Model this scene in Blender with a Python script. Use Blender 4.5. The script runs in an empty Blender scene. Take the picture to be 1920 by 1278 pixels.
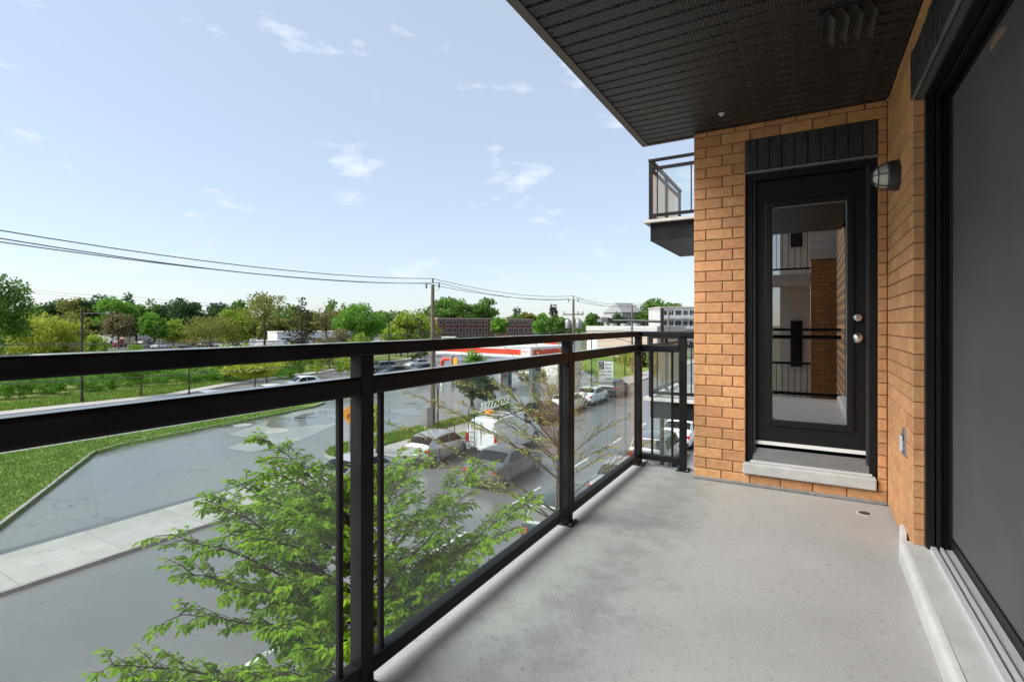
import bpy, math, random
import numpy as np
from mathutils import Vector, Matrix
R = math.radians
random.seed(11)
RNG = np.random.default_rng(11)
scene = bpy.context.scene
col = scene.collection

# ------------------------------------------------------------------ camera
H = 7.0                                   # camera height above the street
YAW, FPX, CX, CY = R(30.09), 958.0, 960.0, 608.6
cam_d = bpy.data.cameras.new('camera')
cam_d.sensor_width = 36.0
cam_d.lens = FPX / 1920 * 36
cam_d.shift_y = -(639 - CY) / 1920
cam_d.clip_start, cam_d.clip_end = 0.05, 6000
cam = bpy.data.objects.new('camera', cam_d)
cam.location = (0, 0, H)
cam.rotation_euler = (R(90), 0, YAW)
col.objects.link(cam)
scene.camera = cam

# ------------------------------------------------------------------ sky
SUN_ELEV, SUN_AZ = R(43), R(-134)          # azimuth measured from +Y towards +X
world = bpy.data.worlds.new('World')
scene.world = world
world.use_nodes = True
wn, wl = world.node_tree.nodes, world.node_tree.links
wn.clear()
w_out = wn.new('ShaderNodeOutputWorld')
w_bg = wn.new('ShaderNodeBackground')
w_sky = wn.new('ShaderNodeTexSky')
w_sky.sky_type = 'NISHITA'
w_sky.sun_disc = False
w_sky.sun_elevation = SUN_ELEV
w_sky.sun_rotation = SUN_AZ
w_sky.air_density = 1.0
w_sky.dust_density = 0.7
w_sky.ozone_density = 2.0
w_bg.inputs['Strength'].default_value = 0.061
w_tc = wn.new('ShaderNodeTexCoord')
w_map = wn.new('ShaderNodeMapping')
w_map.inputs['Scale'].default_value = (1.0, 1.0, 2.6)
w_map.inputs['Location'].default_value = (0.37, 0.12, 0.21)
w_noise = wn.new('ShaderNodeTexNoise')
w_noise.inputs['Scale'].default_value = 6.0
w_noise.inputs['Detail'].default_value = 7
w_noise.inputs['Roughness'].default_value = 0.52
w_ramp = wn.new('ShaderNodeValToRGB')
w_ramp.color_ramp.elements[0].position = 0.60
w_ramp.color_ramp.elements[0].color = (0, 0, 0, 1)
w_ramp.color_ramp.elements[1].position = 0.70
w_ramp.color_ramp.elements[1].color = (1, 1, 1, 1)
w_thin = wn.new('ShaderNodeMath'); w_thin.operation = 'MULTIPLY_ADD'
w_thin.inputs[1].default_value = 0.45      # puffs
w_thin.inputs[2].default_value = 0.46      # thin high overcast veil everywhere
w_mix = wn.new('ShaderNodeMixRGB')
w_mix.inputs['Color2'].default_value = (5.2, 5.75, 6.5, 1)   # sunlit cloud, in the sky texture's own units
wl.new(w_tc.outputs['Generated'], w_map.inputs['Vector'])
wl.new(w_map.outputs['Vector'], w_noise.inputs['Vector'])
wl.new(w_noise.outputs['Fac'], w_ramp.inputs['Fac'])
wl.new(w_ramp.outputs['Color'], w_thin.inputs[0])
wl.new(w_thin.outputs['Value'], w_mix.inputs['Fac'])
wl.new(w_sky.outputs['Color'], w_mix.inputs['Color1'])
wl.new(w_mix.outputs['Color'], w_bg.inputs['Color'])
wl.new(w_bg.outputs['Background'], w_out.inputs['Surface'])

# ------------------------------------------------------------------ sun
sun_d = bpy.data.lights.new('sun', 'SUN')
sun_d.energy = 2.4
sun_d.angle = R(42)
sun_d.color = (1.0, 0.97, 0.92)
sun = bpy.data.objects.new('sun', sun_d)
sd = Vector((math.sin(SUN_AZ) * math.cos(SUN_ELEV), math.cos(SUN_AZ) * math.cos(SUN_ELEV), math.sin(SUN_ELEV)))
sun.rotation_euler = sd.to_track_quat('Z', 'Y').to_euler()
sun.location = (-10, 0, 40)
col.objects.link(sun)

vs = scene.view_settings
vs.view_transform = 'Standard'
vs.look = 'None'
vs.exposure = 1.5
vs.gamma = 1.0
vs.use_curve_mapping = False
scene.cycles.max_bounces = 8
scene.cycles.transparent_max_bounces = 16

# ------------------------------------------------------------------ helpers
SN, CS = math.sin(YAW), math.cos(YAW)
def ray(x, y):
    a = (x - CX) / FPX
    return Vector((CS * a - SN, SN * a + CS, -(y - CY) / FPX))
def on_ground(x, y, z=0.0):
    r = ray(x, y); t = (z - H) / r.z
    return Vector((r.x * t, r.y * t, z))
def at_depth(x, y, d):
    r = ray(x, y) * d
    return Vector((r.x, r.y, r.z + H))
def base_at(x, d):                        # ground point under column x at distance d
    p = at_depth(x, CY, d); p.z = 0
    return p

class MB:
    def __init__(s): s.v = []; s.f = []; s.m = []
    def add(s, vs, fs, mi=0):
        o = len(s.v); s.v += [tuple(p) for p in vs]
        s.f += [tuple(i + o for i in f) for f in fs]; s.m += [mi] * len(fs)
        return s
    def box(s, x0, x1, y0, y1, z0, z1, mi=0, M=None):
        vs = [(x, y, z) for z in (z0, z1) for y in (y0, y1) for x in (x0, x1)]
        if M is not None: vs = [M @ Vector(p) for p in vs]
        return s.add(vs, [(0, 2, 3, 1), (4, 5, 7, 6), (0, 1, 5, 4), (2, 6, 7, 3), (0, 4, 6, 2), (1, 3, 7, 5)], mi)
    def quad(s, a, b, c, d, mi=0): return s.add([a, b, c, d], [(0, 1, 2, 3)], mi)
    def prism(s, poly, z0, z1, mi=0):      # horizontal polygon extruded in z
        n = len(poly)
        area = sum(poly[i][0] * poly[(i + 1) % n][1] - poly[(i + 1) % n][0] * poly[i][1] for i in range(n))
        if area < 0: poly = poly[::-1]
        vs = [(p[0], p[1], z0) for p in poly] + [(p[0], p[1], z1) for p in poly]
        fs = [tuple(range(n - 1, -1, -1)), tuple(range(n, 2 * n))]
        fs += [(i, (i + 1) % n, n + (i + 1) % n, n + i) for i in range(n)]
        return s.add(vs, fs, mi)
    def tube(s, pts, rad, n=8, mi=0, cap=True):
        pts = [Vector(p) for p in pts]
        if not isinstance(rad, (list, tuple)): rad = [rad] * len(pts)
        vs = []; fs = []; ref = None
        for i, p in enumerate(pts):
            t = (pts[min(i + 1, len(pts) - 1)] - pts[max(i - 1, 0)])
            t = t.normalized() if t.length > 1e-9 else Vector((0, 0, 1))
            if ref is None: ref = Vector((1, 0, 0)) if abs(t.x) < 0.8 else Vector((0, 1, 0))
            u = (ref - t * ref.dot(t)).normalized(); w = t.cross(u); ref = u
            for k in range(n):
                a = 2 * math.pi * k / n
                vs.append(p + (u * math.cos(a) + w * math.sin(a)) * rad[i])
        for i in range(len(pts) - 1):
            for k in range(n):
                fs.append((i * n + k, i * n + (k + 1) % n, (i + 1) * n + (k + 1) % n, (i + 1) * n + k))
        if cap:
            fs.append(tuple(range(n - 1, -1, -1))); fs.append(tuple((len(pts) - 1) * n + k for k in range(n)))
        return s.add(vs, fs, mi)
    def lathe(s, prof, n=16, M=None, mi=0):  # profile (radius, z) about z
        vs = []; fs = []
        for r, z in prof:
            for k in range(n):
                a = 2 * math.pi * k / n
                vs.append(Vector((r * math.cos(a), r * math.sin(a), z)))
        if M is not None: vs = [M @ p for p in vs]
        for i in range(len(prof) - 1):
            for k in range(n):
                fs.append((i * n + k, i * n + (k + 1) % n, (i + 1) * n + (k + 1) % n, (i + 1) * n + k))
        fs.append(tuple(range(n - 1, -1, -1))); fs.append(tuple((len(prof) - 1) * n + k for k in range(n)))
        return s.add(vs, fs, mi)
    def mesh(s, name, mats, smooth=None):
        me = bpy.data.meshes.new(name); me.from_pydata(s.v, [], s.f)
        mats = mats if isinstance(mats, (list, tuple)) else [mats]
        for m in mats: me.materials.append(m)
        if len(mats) > 1: me.polygons.foreach_set('material_index', s.m)
        if smooth is not None:
            me.polygons.foreach_set('use_smooth', [True] * len(me.polygons))
            me.set_sharp_from_angle(angle=R(smooth))
        me.update(); return me
    def build(s, name, mats, parent=None, smooth=None, bevel=0):
        return link(name, s.mesh(name, mats, smooth), parent, bevel=bevel)

def link(name, me, parent=None, loc=None, rotz=0, bevel=0):
    o = bpy.data.objects.new(name, me); col.objects.link(o)
    if parent is not None: o.parent = parent
    if loc is not None: o.location = loc
    if rotz: o.rotation_euler = (0, 0, rotz)
    if bevel:
        b = o.modifiers.new('bevel', 'BEVEL'); b.width = bevel; b.segments = 2; b.limit_method = 'ANGLE'
    return o
def tag(o, label=None, cat=None, group=None, kind=None):
    if label: o['label'] = label
    if cat: o['category'] = cat
    if group: o['group'] = group
    if kind: o['kind'] = kind
    return o
def thing(name, label, cat, loc=(0, 0, 0), rotz=0, group=None):
    o = bpy.data.objects.new(name, None); col.objects.link(o)
    o.empty_display_size = 0.2
    o.location = loc; o.rotation_euler = (0, 0, rotz)
    return tag(o, label, cat, group)
def copy_tree(o, parent=None):
    c = o.copy(); col.objects.link(c); c.parent = parent
    for ch in list(o.children): copy_tree(ch, c)
    return c
def text_mesh(s, size, mat, extrude=0.004, align='CENTER'):
    cu = bpy.data.curves.new('t', 'FONT'); cu.body = s; cu.size = size; cu.extrude = extrude
    cu.align_x = align; cu.align_y = 'CENTER'; cu.resolution_u = 3
    ob = bpy.data.objects.new('t', cu)
    col.objects.link(ob)
    dg = bpy.context.evaluated_depsgraph_get()
    me = bpy.data.meshes.new_from_object(ob.evaluated_get(dg))
    bpy.data.objects.remove(ob); me.materials.clear(); me.materials.append(mat)
    return me

# ------------------------------------------------------------------ materials
def M(name, c1, c2=None, scale=8, detail=5, rough=0.6, rough2=None, metal=0.0, bump=0.0, bscale=None, rnd=0.0,
      ramp=(0.35, 0.65), spec=0.5, c3=None, s3=60, ramp3=(0.5, 0.6), stretch=None, coat=0.0, bdist=0.02, transl=0.0, hue=0.0):
    m = bpy.data.materials.new(name); m.use_nodes = True
    nt = m.node_tree; n, l = nt.nodes, nt.links
    b = n['Principled BSDF']
    b.inputs['Roughness'].default_value = rough; b.inputs['Metallic'].default_value = metal
    b.inputs['Specular IOR Level'].default_value = spec
    b.inputs['Coat Weight'].default_value = coat
    if coat: b.inputs['Coat Roughness'].default_value = 0.06
    tc = n.new('ShaderNodeTexCoord'); oi = n.new('ShaderNodeObjectInfo')
    off = n.new('ShaderNodeVectorMath'); off.operation = 'ADD'
    sc = n.new('ShaderNodeMath'); sc.operation = 'MULTIPLY'; sc.inputs[1].default_value = 37.0
    l.new(oi.outputs['Random'], sc.inputs[0]); l.new(tc.outputs['Object'], off.inputs[0]); l.new(sc.outputs[0], off.inputs[1])
    vec = off.outputs[0]
    if stretch:
        mp = n.new('ShaderNodeMapping'); mp.inputs['Scale'].default_value = stretch
        l.new(vec, mp.inputs['Vector']); vec = mp.outputs['Vector']
    def noise(s, d=detail, r=0.55):
        t = n.new('ShaderNodeTexNoise'); t.inputs['Scale'].default_value = s
        t.inputs['Detail'].default_value = d; t.inputs['Roughness'].default_value = r
        l.new(vec, t.inputs['Vector']); return t.outputs['Fac']
    def rampn(src, a, z, ca=(0, 0, 0, 1), cz=(1, 1, 1, 1)):
        r = n.new('ShaderNodeValToRGB'); e = r.color_ramp.elements
        e[0].position, e[1].position = a, z; e[0].color, e[1].color = ca, cz
        l.new(src, r.inputs['Fac']); return r.outputs['Color']
    colr = None
    if c2 is not None:
        f = noise(scale)
        colr = rampn(f, ramp[0], ramp[1], (*c1, 1), (*c2, 1))
        if rough2 is not None:
            mr = n.new('ShaderNodeMapRange'); mr.inputs['From Min'].default_value = ramp[0]; mr.inputs['From Max'].default_value = ramp[1]
            mr.inputs['To Min'].default_value = rough; mr.inputs['To Max'].default_value = rough2
            l.new(f, mr.inputs['Value']); l.new(mr.outputs[0], b.inputs['Roughness'])
    if c3 is not None:
        mx = n.new('ShaderNodeMixRGB'); l.new(rampn(noise(s3, 3), *ramp3), mx.inputs['Fac'])
        if colr is not None: l.new(colr, mx.inputs['Color1'])
        else: mx.inputs['Color1'].default_value = (*c1, 1)
        mx.inputs['Color2'].default_value = (*c3, 1); colr = mx.outputs['Color']
    if rnd or hue:
        hs = n.new('ShaderNodeHueSaturation')
        if colr is not None: l.new(colr, hs.inputs['Color'])
        else: hs.inputs['Color'].default_value = (*c1, 1)
        mr = n.new('ShaderNodeMapRange'); mr.inputs['To Min'].default_value = 1 - rnd; mr.inputs['To Max'].default_value = 1 + rnd
        l.new(oi.outputs['Random'], mr.inputs['Value']); l.new(mr.outputs[0], hs.inputs['Value'])
        if hue:
            m2 = n.new('ShaderNodeMath'); m2.operation = 'FRACT'; m3 = n.new('ShaderNodeMath'); m3.operation = 'MULTIPLY'; m3.inputs[1].default_value = 7.31
            l.new(oi.outputs['Random'], m3.inputs[0]); l.new(m3.outputs[0], m2.inputs[0])
            mr2 = n.new('ShaderNodeMapRange'); mr2.inputs['To Min'].default_value = 0.5 - hue; mr2.inputs['To Max'].default_value = 0.5 + hue
            l.new(m2.outputs[0], mr2.inputs['Value']); l.new(mr2.outputs[0], hs.inputs['Hue'])
        colr = hs.outputs['Color']
    if colr is not None: l.new(colr, b.inputs['Base Color'])
    else: b.inputs['Base Color'].default_value = (*c1, 1)
    if bump:
        bp = n.new('ShaderNodeBump'); bp.inputs['Strength'].default_value = bump; bp.inputs['Distance'].default_value = bdist
        l.new(noise(bscale or scale * 4, 4), bp.inputs['Height']); l.new(bp.outputs[0], b.inputs['Normal'])
    if transl:
        out = n['Material Output']; tr = n.new('ShaderNodeBsdfTranslucent'); ms = n.new('ShaderNodeMixShader')
        ms.inputs['Fac'].default_value = transl
        if colr is not None: l.new(colr, tr.inputs['Color'])
        else: tr.inputs['Color'].default_value = (*c1, 1)
        l.new(b.outputs[0], ms.inputs[1]); l.new(tr.outputs[0], ms.inputs[2]); l.new(ms.outputs[0], out.inputs['Surface'])
    return m

def glass(name, tint=(0.93, 0.97, 0.95), ior=1.5, rough=0.0, haze=0.0):
    m = bpy.data.materials.new(name); m.use_nodes = True
    n, l = m.node_tree.nodes, m.node_tree.links
    n.remove(n['Principled BSDF']); out = n['Material Output']
    t = n.new('ShaderNodeBsdfTransparent'); t.inputs['Color'].default_value = (*tint, 1)
    g = n.new('ShaderNodeBsdfGlossy'); g.inputs['Roughness'].default_value = rough
    g.inputs['Color'].default_value = (1, 1, 1, 1)
    f = n.new('ShaderNodeFresnel'); f.inputs['IOR'].default_value = ior
    ms = n.new('ShaderNodeMixShader')
    ge = n.new('ShaderNodeNewGeometry'); iv = n.new('ShaderNodeMath'); iv.operation = 'SUBTRACT'; iv.inputs[0].default_value = 1.0
    mu = n.new('ShaderNodeMath'); mu.operation = 'MULTIPLY'           # reflect on the outer face only, no internal reflection in the thin sheet
    l.new(ge.outputs['Backfacing'], iv.inputs[1]); l.new(iv.outputs[0], mu.inputs[0]); l.new(f.outputs[0], mu.inputs[1])
    l.new(mu.outputs[0], ms.inputs['Fac']); l.new(t.outputs[0], ms.inputs[1]); l.new(g.outputs[0], ms.inputs[2])
    last = ms.outputs[0]
    if haze:
        d = n.new('ShaderNodeBsdfDiffuse'); d.inputs['Color'].default_value = (0.75, 0.78, 0.78, 1)
        m2 = n.new('ShaderNodeMixShader'); m2.inputs['Fac'].default_value = haze
        l.new(last, m2.inputs[1]); l.new(d.outputs[0], m2.inputs[2]); last = m2.outputs[0]
    l.new(last, out.inputs['Surface'])
    return m

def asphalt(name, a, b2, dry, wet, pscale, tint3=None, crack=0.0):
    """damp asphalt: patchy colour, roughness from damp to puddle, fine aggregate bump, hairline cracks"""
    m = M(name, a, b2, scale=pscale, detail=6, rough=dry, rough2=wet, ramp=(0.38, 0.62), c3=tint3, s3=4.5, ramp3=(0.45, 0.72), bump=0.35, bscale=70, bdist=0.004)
    n, l = m.node_tree.nodes, m.node_tree.links
    if crack:
        b = n['Principled BSDF']; tc = n.new('ShaderNodeTexCoord')
        nz = n.new('ShaderNodeTexNoise'); nz.inputs['Scale'].default_value = 0.5; nz.inputs['Detail'].default_value = 6
        ad = n.new('ShaderNodeVectorMath'); ad.operation = 'MULTIPLY_ADD'; ad.inputs[1].default_value = (3, 3, 3)
        l.new(tc.outputs['Object'], nz.inputs['Vector']); l.new(nz.outputs['Color'], ad.inputs[0]); l.new(tc.outputs['Object'], ad.inputs[2])
        v = n.new('ShaderNodeTexVoronoi'); v.feature = 'DISTANCE_TO_EDGE'; v.inputs['Scale'].default_value = 0.16
        l.new(ad.outputs[0], v.inputs['Vector'])
        r = n.new('ShaderNodeValToRGB'); r.color_ramp.elements[0].position = 0.0; r.color_ramp.elements[1].position = crack
        r.color_ramp.elements[0].color = (0.55, 0.55, 0.55, 1); r.color_ramp.elements[1].color = (1, 1, 1, 1)
        l.new(v.outputs['Distance'], r.inputs['Fac'])
        mx = n.new('ShaderNodeMixRGB'); mx.blend_type = 'MULTIPLY'; mx.inputs['Fac'].default_value = 1
        src = b.inputs['Base Color'].links[0].from_socket
        l.new(src, mx.inputs['Color1']); l.new(r.outputs['Color'], mx.inputs['Color2']); l.new(mx.outputs[0], b.inputs['Base Color'])
    return m

MT = {}
MT['black_metal'] = M('black_metal', (0.010, 0.010, 0.011), (0.018, 0.018, 0.019), scale=5, rough=0.40, rough2=0.46, spec=0.12)
MT['wet_black'] = M('wet_black_metal', (0.012, 0.012, 0.013), (0.02, 0.02, 0.021), scale=9, rough=0.06, rough2=0.18, spec=1.0)
MT['dark_metal'] = M('dark_metal', (0.03, 0.03, 0.032), rough=0.4)
MT['galv'] = M('galvanised', (0.36, 0.37, 0.38), (0.28, 0.29, 0.30), scale=9, rough=0.38, metal=0.6)
MT['alu'] = M('aluminium', (0.62, 0.63, 0.64), (0.52, 0.53, 0.54), scale=14, rough=0.35, metal=0.15, stretch=(12, 1, 12))
MT['chrome'] = M('satin_nickel', (0.72, 0.71, 0.69), rough=0.22, metal=1.0)
MT['rail_glass'] = glass('rail_glass', (0.91, 0.955, 0.935), 1.5, 0.0, haze=0.035)
MT['frosted'] = glass('frosted_rail_glass', (0.93, 0.96, 0.96), 1.5, 0.0, haze=0.42)
MT['door_glass'] = glass('door_glass', (0.45, 0.48, 0.46), 3.6)
MT['brick'] = M('brick', (0.58, 0.305, 0.140), (0.48, 0.230, 0.097), scale=26, rough=0.82, bump=0.5, bscale=140, bdist=0.004, rnd=0.13, hue=0.005, c3=(0.64, 0.37, 0.19), s3=60, ramp3=(0.64, 0.80))
MT['brick_dark'] = M('lintel_brick', (0.020, 0.020, 0.022), (0.045, 0.044, 0.046), scale=22, rough=0.35, rough2=0.55, bump=0.6, bscale=60, bdist=0.006, rnd=0.25, c3=(0.16, 0.15, 0.145), s3=34, ramp3=(0.64, 0.78))
MT['mortar'] = M('mortar', (0.27, 0.15, 0.075), (0.19, 0.10, 0.05), scale=40, rough=0.9, bump=0.4, bscale=220, bdist=0.003)
MT['mortar_dark'] = M('mortar_dark', (0.09, 0.085, 0.08), rough=0.9)
MT['caulk'] = M('caulk', (0.26, 0.25, 0.24), (0.18, 0.17, 0.165), scale=18, rough=0.7, bump=0.5, bscale=60)
MT['concrete'] = M('concrete_sill', (0.50, 0.50, 0.48), (0.40, 0.40, 0.385), scale=7, rough=0.75, bump=0.25, bscale=160, bdist=0.003, c3=(0.32, 0.32, 0.31), s3=70, ramp3=(0.62, 0.72))
MT['ledge'] = M('ledge_concrete', (0.52, 0.515, 0.50), (0.44, 0.435, 0.42), scale=4, rough=0.62, bump=0.12, bscale=120, bdist=0.003, c3=(0.33, 0.325, 0.31), s3=16, ramp3=(0.62, 0.8))
MT['nosing'] = M('ledge_nosing', (0.58, 0.575, 0.555), (0.50, 0.495, 0.475), scale=9, rough=0.5)
MT['door_black'] = M('door_black', (0.006, 0.006, 0.0065), spec=0.3, rough=0.42, bump=0.04, bscale=300, bdist=0.001)
MT['soffit'] = M('soffit_black', (0.0125, 0.0135, 0.015), (0.022, 0.0235, 0.026), scale=60, rough=0.26, rough2=0.4, bump=0.8, bscale=210, bdist=0.004, rnd=0.1)
_n, _l = MT['soffit'].node_tree.nodes, MT['soffit'].node_tree.links
_v = _n.new('ShaderNodeTexVoronoi'); _v.inputs['Scale'].default_value = 62; _v.inputs['Randomness'].default_value = 0.35
_l.new(_n['Texture Coordinate'].outputs['Object'], _v.inputs['Vector'])
_b = [k for k in _n if k.type == 'BUMP'][0]; _b.inputs['Strength'].default_value = 1.0; _b.inputs['Distance'].default_value = 0.006
_l.new(_v.outputs['Distance'], _b.inputs['Height'])
MT['groove'] = M('groove_black', (0.004, 0.004, 0.004), rough=0.8, spec=0.05)
MT['fascia'] = M('fascia', (0.10, 0.088, 0.078), rough=0.5)
MT['screen'] = M('insect_screen', (0.105, 0.106, 0.108), (0.12, 0.121, 0.123), scale=3, rough=0.55, spec=0.35, bump=0.1, bscale=900, bdist=0.001)
MT['white_plastic'] = M('white_plastic', (0.72, 0.72, 0.70), rough=0.4)
MT['lamp_glass'] = M('lamp_glass', (0.62, 0.60, 0.54), (0.5, 0.48, 0.43), scale=12, rough=0.18, coat=0.5)
MT['dark_room'] = M('dark_room', (0.02, 0.02, 0.02), rough=0.9)
MT['sidewalk'] = M('sidewalk', (0.40, 0.385, 0.355), (0.33, 0.315, 0.29), scale=0.8, rough=0.55, rough2=0.75, bump=0.2, bscale=60, bdist=0.004, rnd=0.06, c3=(0.26, 0.25, 0.23), s3=3.0, ramp3=(0.58, 0.8))
MT['kerb'] = M('kerb', (0.34, 0.325, 0.30), (0.25, 0.24, 0.22), scale=2.5, rough=0.7, bump=0.3, bscale=30, bdist=0.01)
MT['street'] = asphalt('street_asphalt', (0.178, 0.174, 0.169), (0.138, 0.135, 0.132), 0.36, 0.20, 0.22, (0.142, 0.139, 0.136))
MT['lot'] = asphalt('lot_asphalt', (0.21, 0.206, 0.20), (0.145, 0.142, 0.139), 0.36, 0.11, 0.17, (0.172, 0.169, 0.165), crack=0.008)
MT['lot_dark'] = M('asphalt_patch', (0.12, 0.121, 0.125), (0.095, 0.096, 0.10), scale=1.2, rough=0.3, bump=0.3, bscale=60, bdist=0.004)
MT['conc_pad'] = M('concrete_pad', (0.32, 0.312, 0.29), (0.25, 0.245, 0.23), scale=0.5, rough=0.3, rough2=0.16, bump=0.1, bscale=50, bdist=0.004)
MT['puddle'] = M('puddle', (0.15, 0.148, 0.145), rough=0.05, spec=0.6)
MT['paint'] = M('road_paint', (0.72, 0.72, 0.70), (0.5, 0.5, 0.49), scale=6, rough=0.5)
MT['grass'] = M('grass', (0.12, 0.21, 0.022), (0.17, 0.26, 0.035), scale=0.5, detail=8, rough=0.8, bump=1.0, bscale=26, bdist=0.06, c3=(0.26, 0.29, 0.07), s3=1.3, ramp3=(0.50, 0.74), spec=0.2)
MT['grass_far'] = M('grass_far', (0.10, 0.15, 0.03), (0.16, 0.18, 0.05), scale=0.15, detail=8, rough=0.9, spec=0.1)
MT['blade'] = M('grass_blades', (0.12, 0.23, 0.022), (0.19, 0.30, 0.04), scale=0.7, rough=0.6, transl=0.25, spec=0.25)
MT['ground'] = M('ground_far', (0.10, 0.115, 0.05), (0.14, 0.14, 0.085), scale=0.03, rough=0.9, spec=0.1)
MT['bark'] = M('bark', (0.085, 0.062, 0.045), (0.045, 0.034, 0.026), scale=6, rough=0.9, bump=0.6, bscale=30, bdist=0.02)
MT['twig'] = M('twig_bark', (0.15, 0.115, 0.075), (0.09, 0.07, 0.05), scale=8, rough=0.85)
MT['pole_wood'] = M('pole_wood', (0.165, 0.135, 0.10), (0.10, 0.082, 0.062), scale=3, rough=0.85, stretch=(6, 6, 0.5), bump=0.3, bscale=30)
MT['insul'] = M('insulator', (0.11, 0.11, 0.115), rough=0.3)
MT['wire'] = M('wire', (0.10, 0.10, 0.105), rough=0.6)
MT['tyre'] = M('tyre', (0.018, 0.018, 0.019), rough=0.7)
MT['rim'] = M('rim', (0.55, 0.56, 0.57), rough=0.3, metal=0.9)
MT['car_glass'] = M('car_glass', (0.012, 0.014, 0.016), rough=0.08, spec=0.22)
MT['tail'] = M('tail_light', (0.42, 0.012, 0.012), rough=0.15, coat=0.6)
MT['head'] = M('head_light', (0.62, 0.64, 0.66), rough=0.1, coat=0.6)
MT['plate'] = M('plate', (0.62, 0.63, 0.66), rough=0.5)
MT['trim'] = M('car_trim', (0.02, 0.02, 0.021), rough=0.55)
def paint(name, c, metal=0.25): return M(name, c, rough=0.28, metal=metal, coat=0.8)
CP = dict(white=paint('paint_white', (0.74, 0.75, 0.76), 0.0), silver=paint('paint_silver', (0.46, 0.47, 0.48), 0.5), grey=paint('paint_grey', (0.15, 0.155, 0.16), 0.4),
          black=paint('paint_black', (0.013, 0.013, 0.014), 0.0), green=paint('paint_green', (0.022, 0.032, 0.028), 0.3), blue=paint('paint_blue', (0.05, 0.13, 0.45), 0.3),
          maroon=paint('paint_maroon', (0.09, 0.018, 0.02), 0.2), red=paint('paint_red', (0.42, 0.02, 0.02), 0.0), brown=paint('paint_brown', (0.10, 0.07, 0.05), 0.3), tan=paint('paint_tan', (0.38, 0.32, 0.24), 0.2))
LEAF = {}
def leafmat(k, a, b, tr=0.32, sc=0.5): LEAF[k] = M('leaf_' + k, a, b, scale=sc, detail=3, rough=0.6, transl=tr, spec=0.12, ramp=(0.3, 0.7))
leafmat('near', (0.13, 0.30, 0.012), (0.30, 0.48, 0.025), 0.45, 7.0)
leafmat('bud', (0.33, 0.37, 0.06), (0.48, 0.50, 0.12), 0.35, 2.0)
leafmat('green', (0.084, 0.180, 0.034), (0.156, 0.264, 0.054))
leafmat('bright', (0.102, 0.240, 0.030), (0.180, 0.360, 0.048))
leafmat('yellow', (0.277, 0.343, 0.037), (0.422, 0.475, 0.066))
leafmat('lime', (0.198, 0.303, 0.033), (0.316, 0.409, 0.052))
leafmat('olive', (0.165, 0.185, 0.04), (0.25, 0.26, 0.06))
leafmat('brown', (0.18, 0.145, 0.075), (0.23, 0.20, 0.09))
leafmat('dark', (0.048, 0.106, 0.038), (0.084, 0.150, 0.054))
leafmat('conifer', (0.045, 0.058, 0.026), (0.10, 0.10, 0.04), 0.15)
leafmat('bluegreen', (0.060, 0.108, 0.060), (0.108, 0.168, 0.084))

# ================================================================== SETTING
def sheet(name, poly, z, mat, parent=None, kind='structure'):
    mb = MB(); n = len(poly)
    area = sum(poly[i][0] * poly[(i + 1) % n][1] - poly[(i + 1) % n][0] * poly[i][1] for i in range(n))
    if area < 0: poly = poly[::-1]
    mb.add([(p[0], p[1], z) for p in poly], [tuple(range(n))])
    o = mb.build(name, mat, parent)
    if kind: o['kind'] = kind
    return o
def raised(name, poly, z0, z1, mat, kind='structure', parent=None):
    o = MB().prism(poly, z0, z1).build(name, mat, parent)
    if kind: o['kind'] = kind
    return o
def kerb_line(pts, parent, w=0.15, h=0.15, seg=1.8):
    """kerb stones laid along a polyline, left side of travel, with small joints"""
    for a, b in zip(pts[:-1], pts[1:]):
        a, b = Vector((*a, 0)), Vector((*b, 0)); L = (b - a).length; n = max(1, round(L / seg)); t = (b - a) / L; nr = Vector((-t.y, t.x, 0))
        for i in range(n):
            p, q = a + t * (L * i / n + 0.006), a + t * (L * (i + 1) / n - 0.006)
            hh = h + random.uniform(-0.008, 0.008)
            mb = MB(); vs = [p, q, q + nr * w, p + nr * w]; top = [p + nr * 0.02, q + nr * 0.02, q + nr * w, p + nr * w]
            mb.add([Vector((v.x, v.y, 0)) for v in vs] + [Vector((v.x, v.y, hh)) for v in top],
                   [(3, 2, 1, 0), (4, 5, 6, 7), (0, 1, 5, 4), (1, 2, 6, 5), (2, 3, 7, 6), (3, 0, 4, 7)])
            mb.build('kerb_stone', MT['kerb'], parent)

ground = sheet('ground', [(-3000, -3000), (3000, -3000), (3000, 3000), (-3000, 3000)], -0.06, MT['ground'])
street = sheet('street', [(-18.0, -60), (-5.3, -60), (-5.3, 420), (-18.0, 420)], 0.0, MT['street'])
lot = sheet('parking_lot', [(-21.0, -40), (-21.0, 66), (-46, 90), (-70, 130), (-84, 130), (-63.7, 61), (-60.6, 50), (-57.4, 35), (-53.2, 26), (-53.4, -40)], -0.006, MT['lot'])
# lane line
for k in range(-2, 22):
    y0 = 17.3 + k * 5.55
    MB().box(-10.06, -9.94, y0, y0 + 2.4, 0.003, 0.0045).build('lane_dash', MT['paint'], street)
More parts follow.
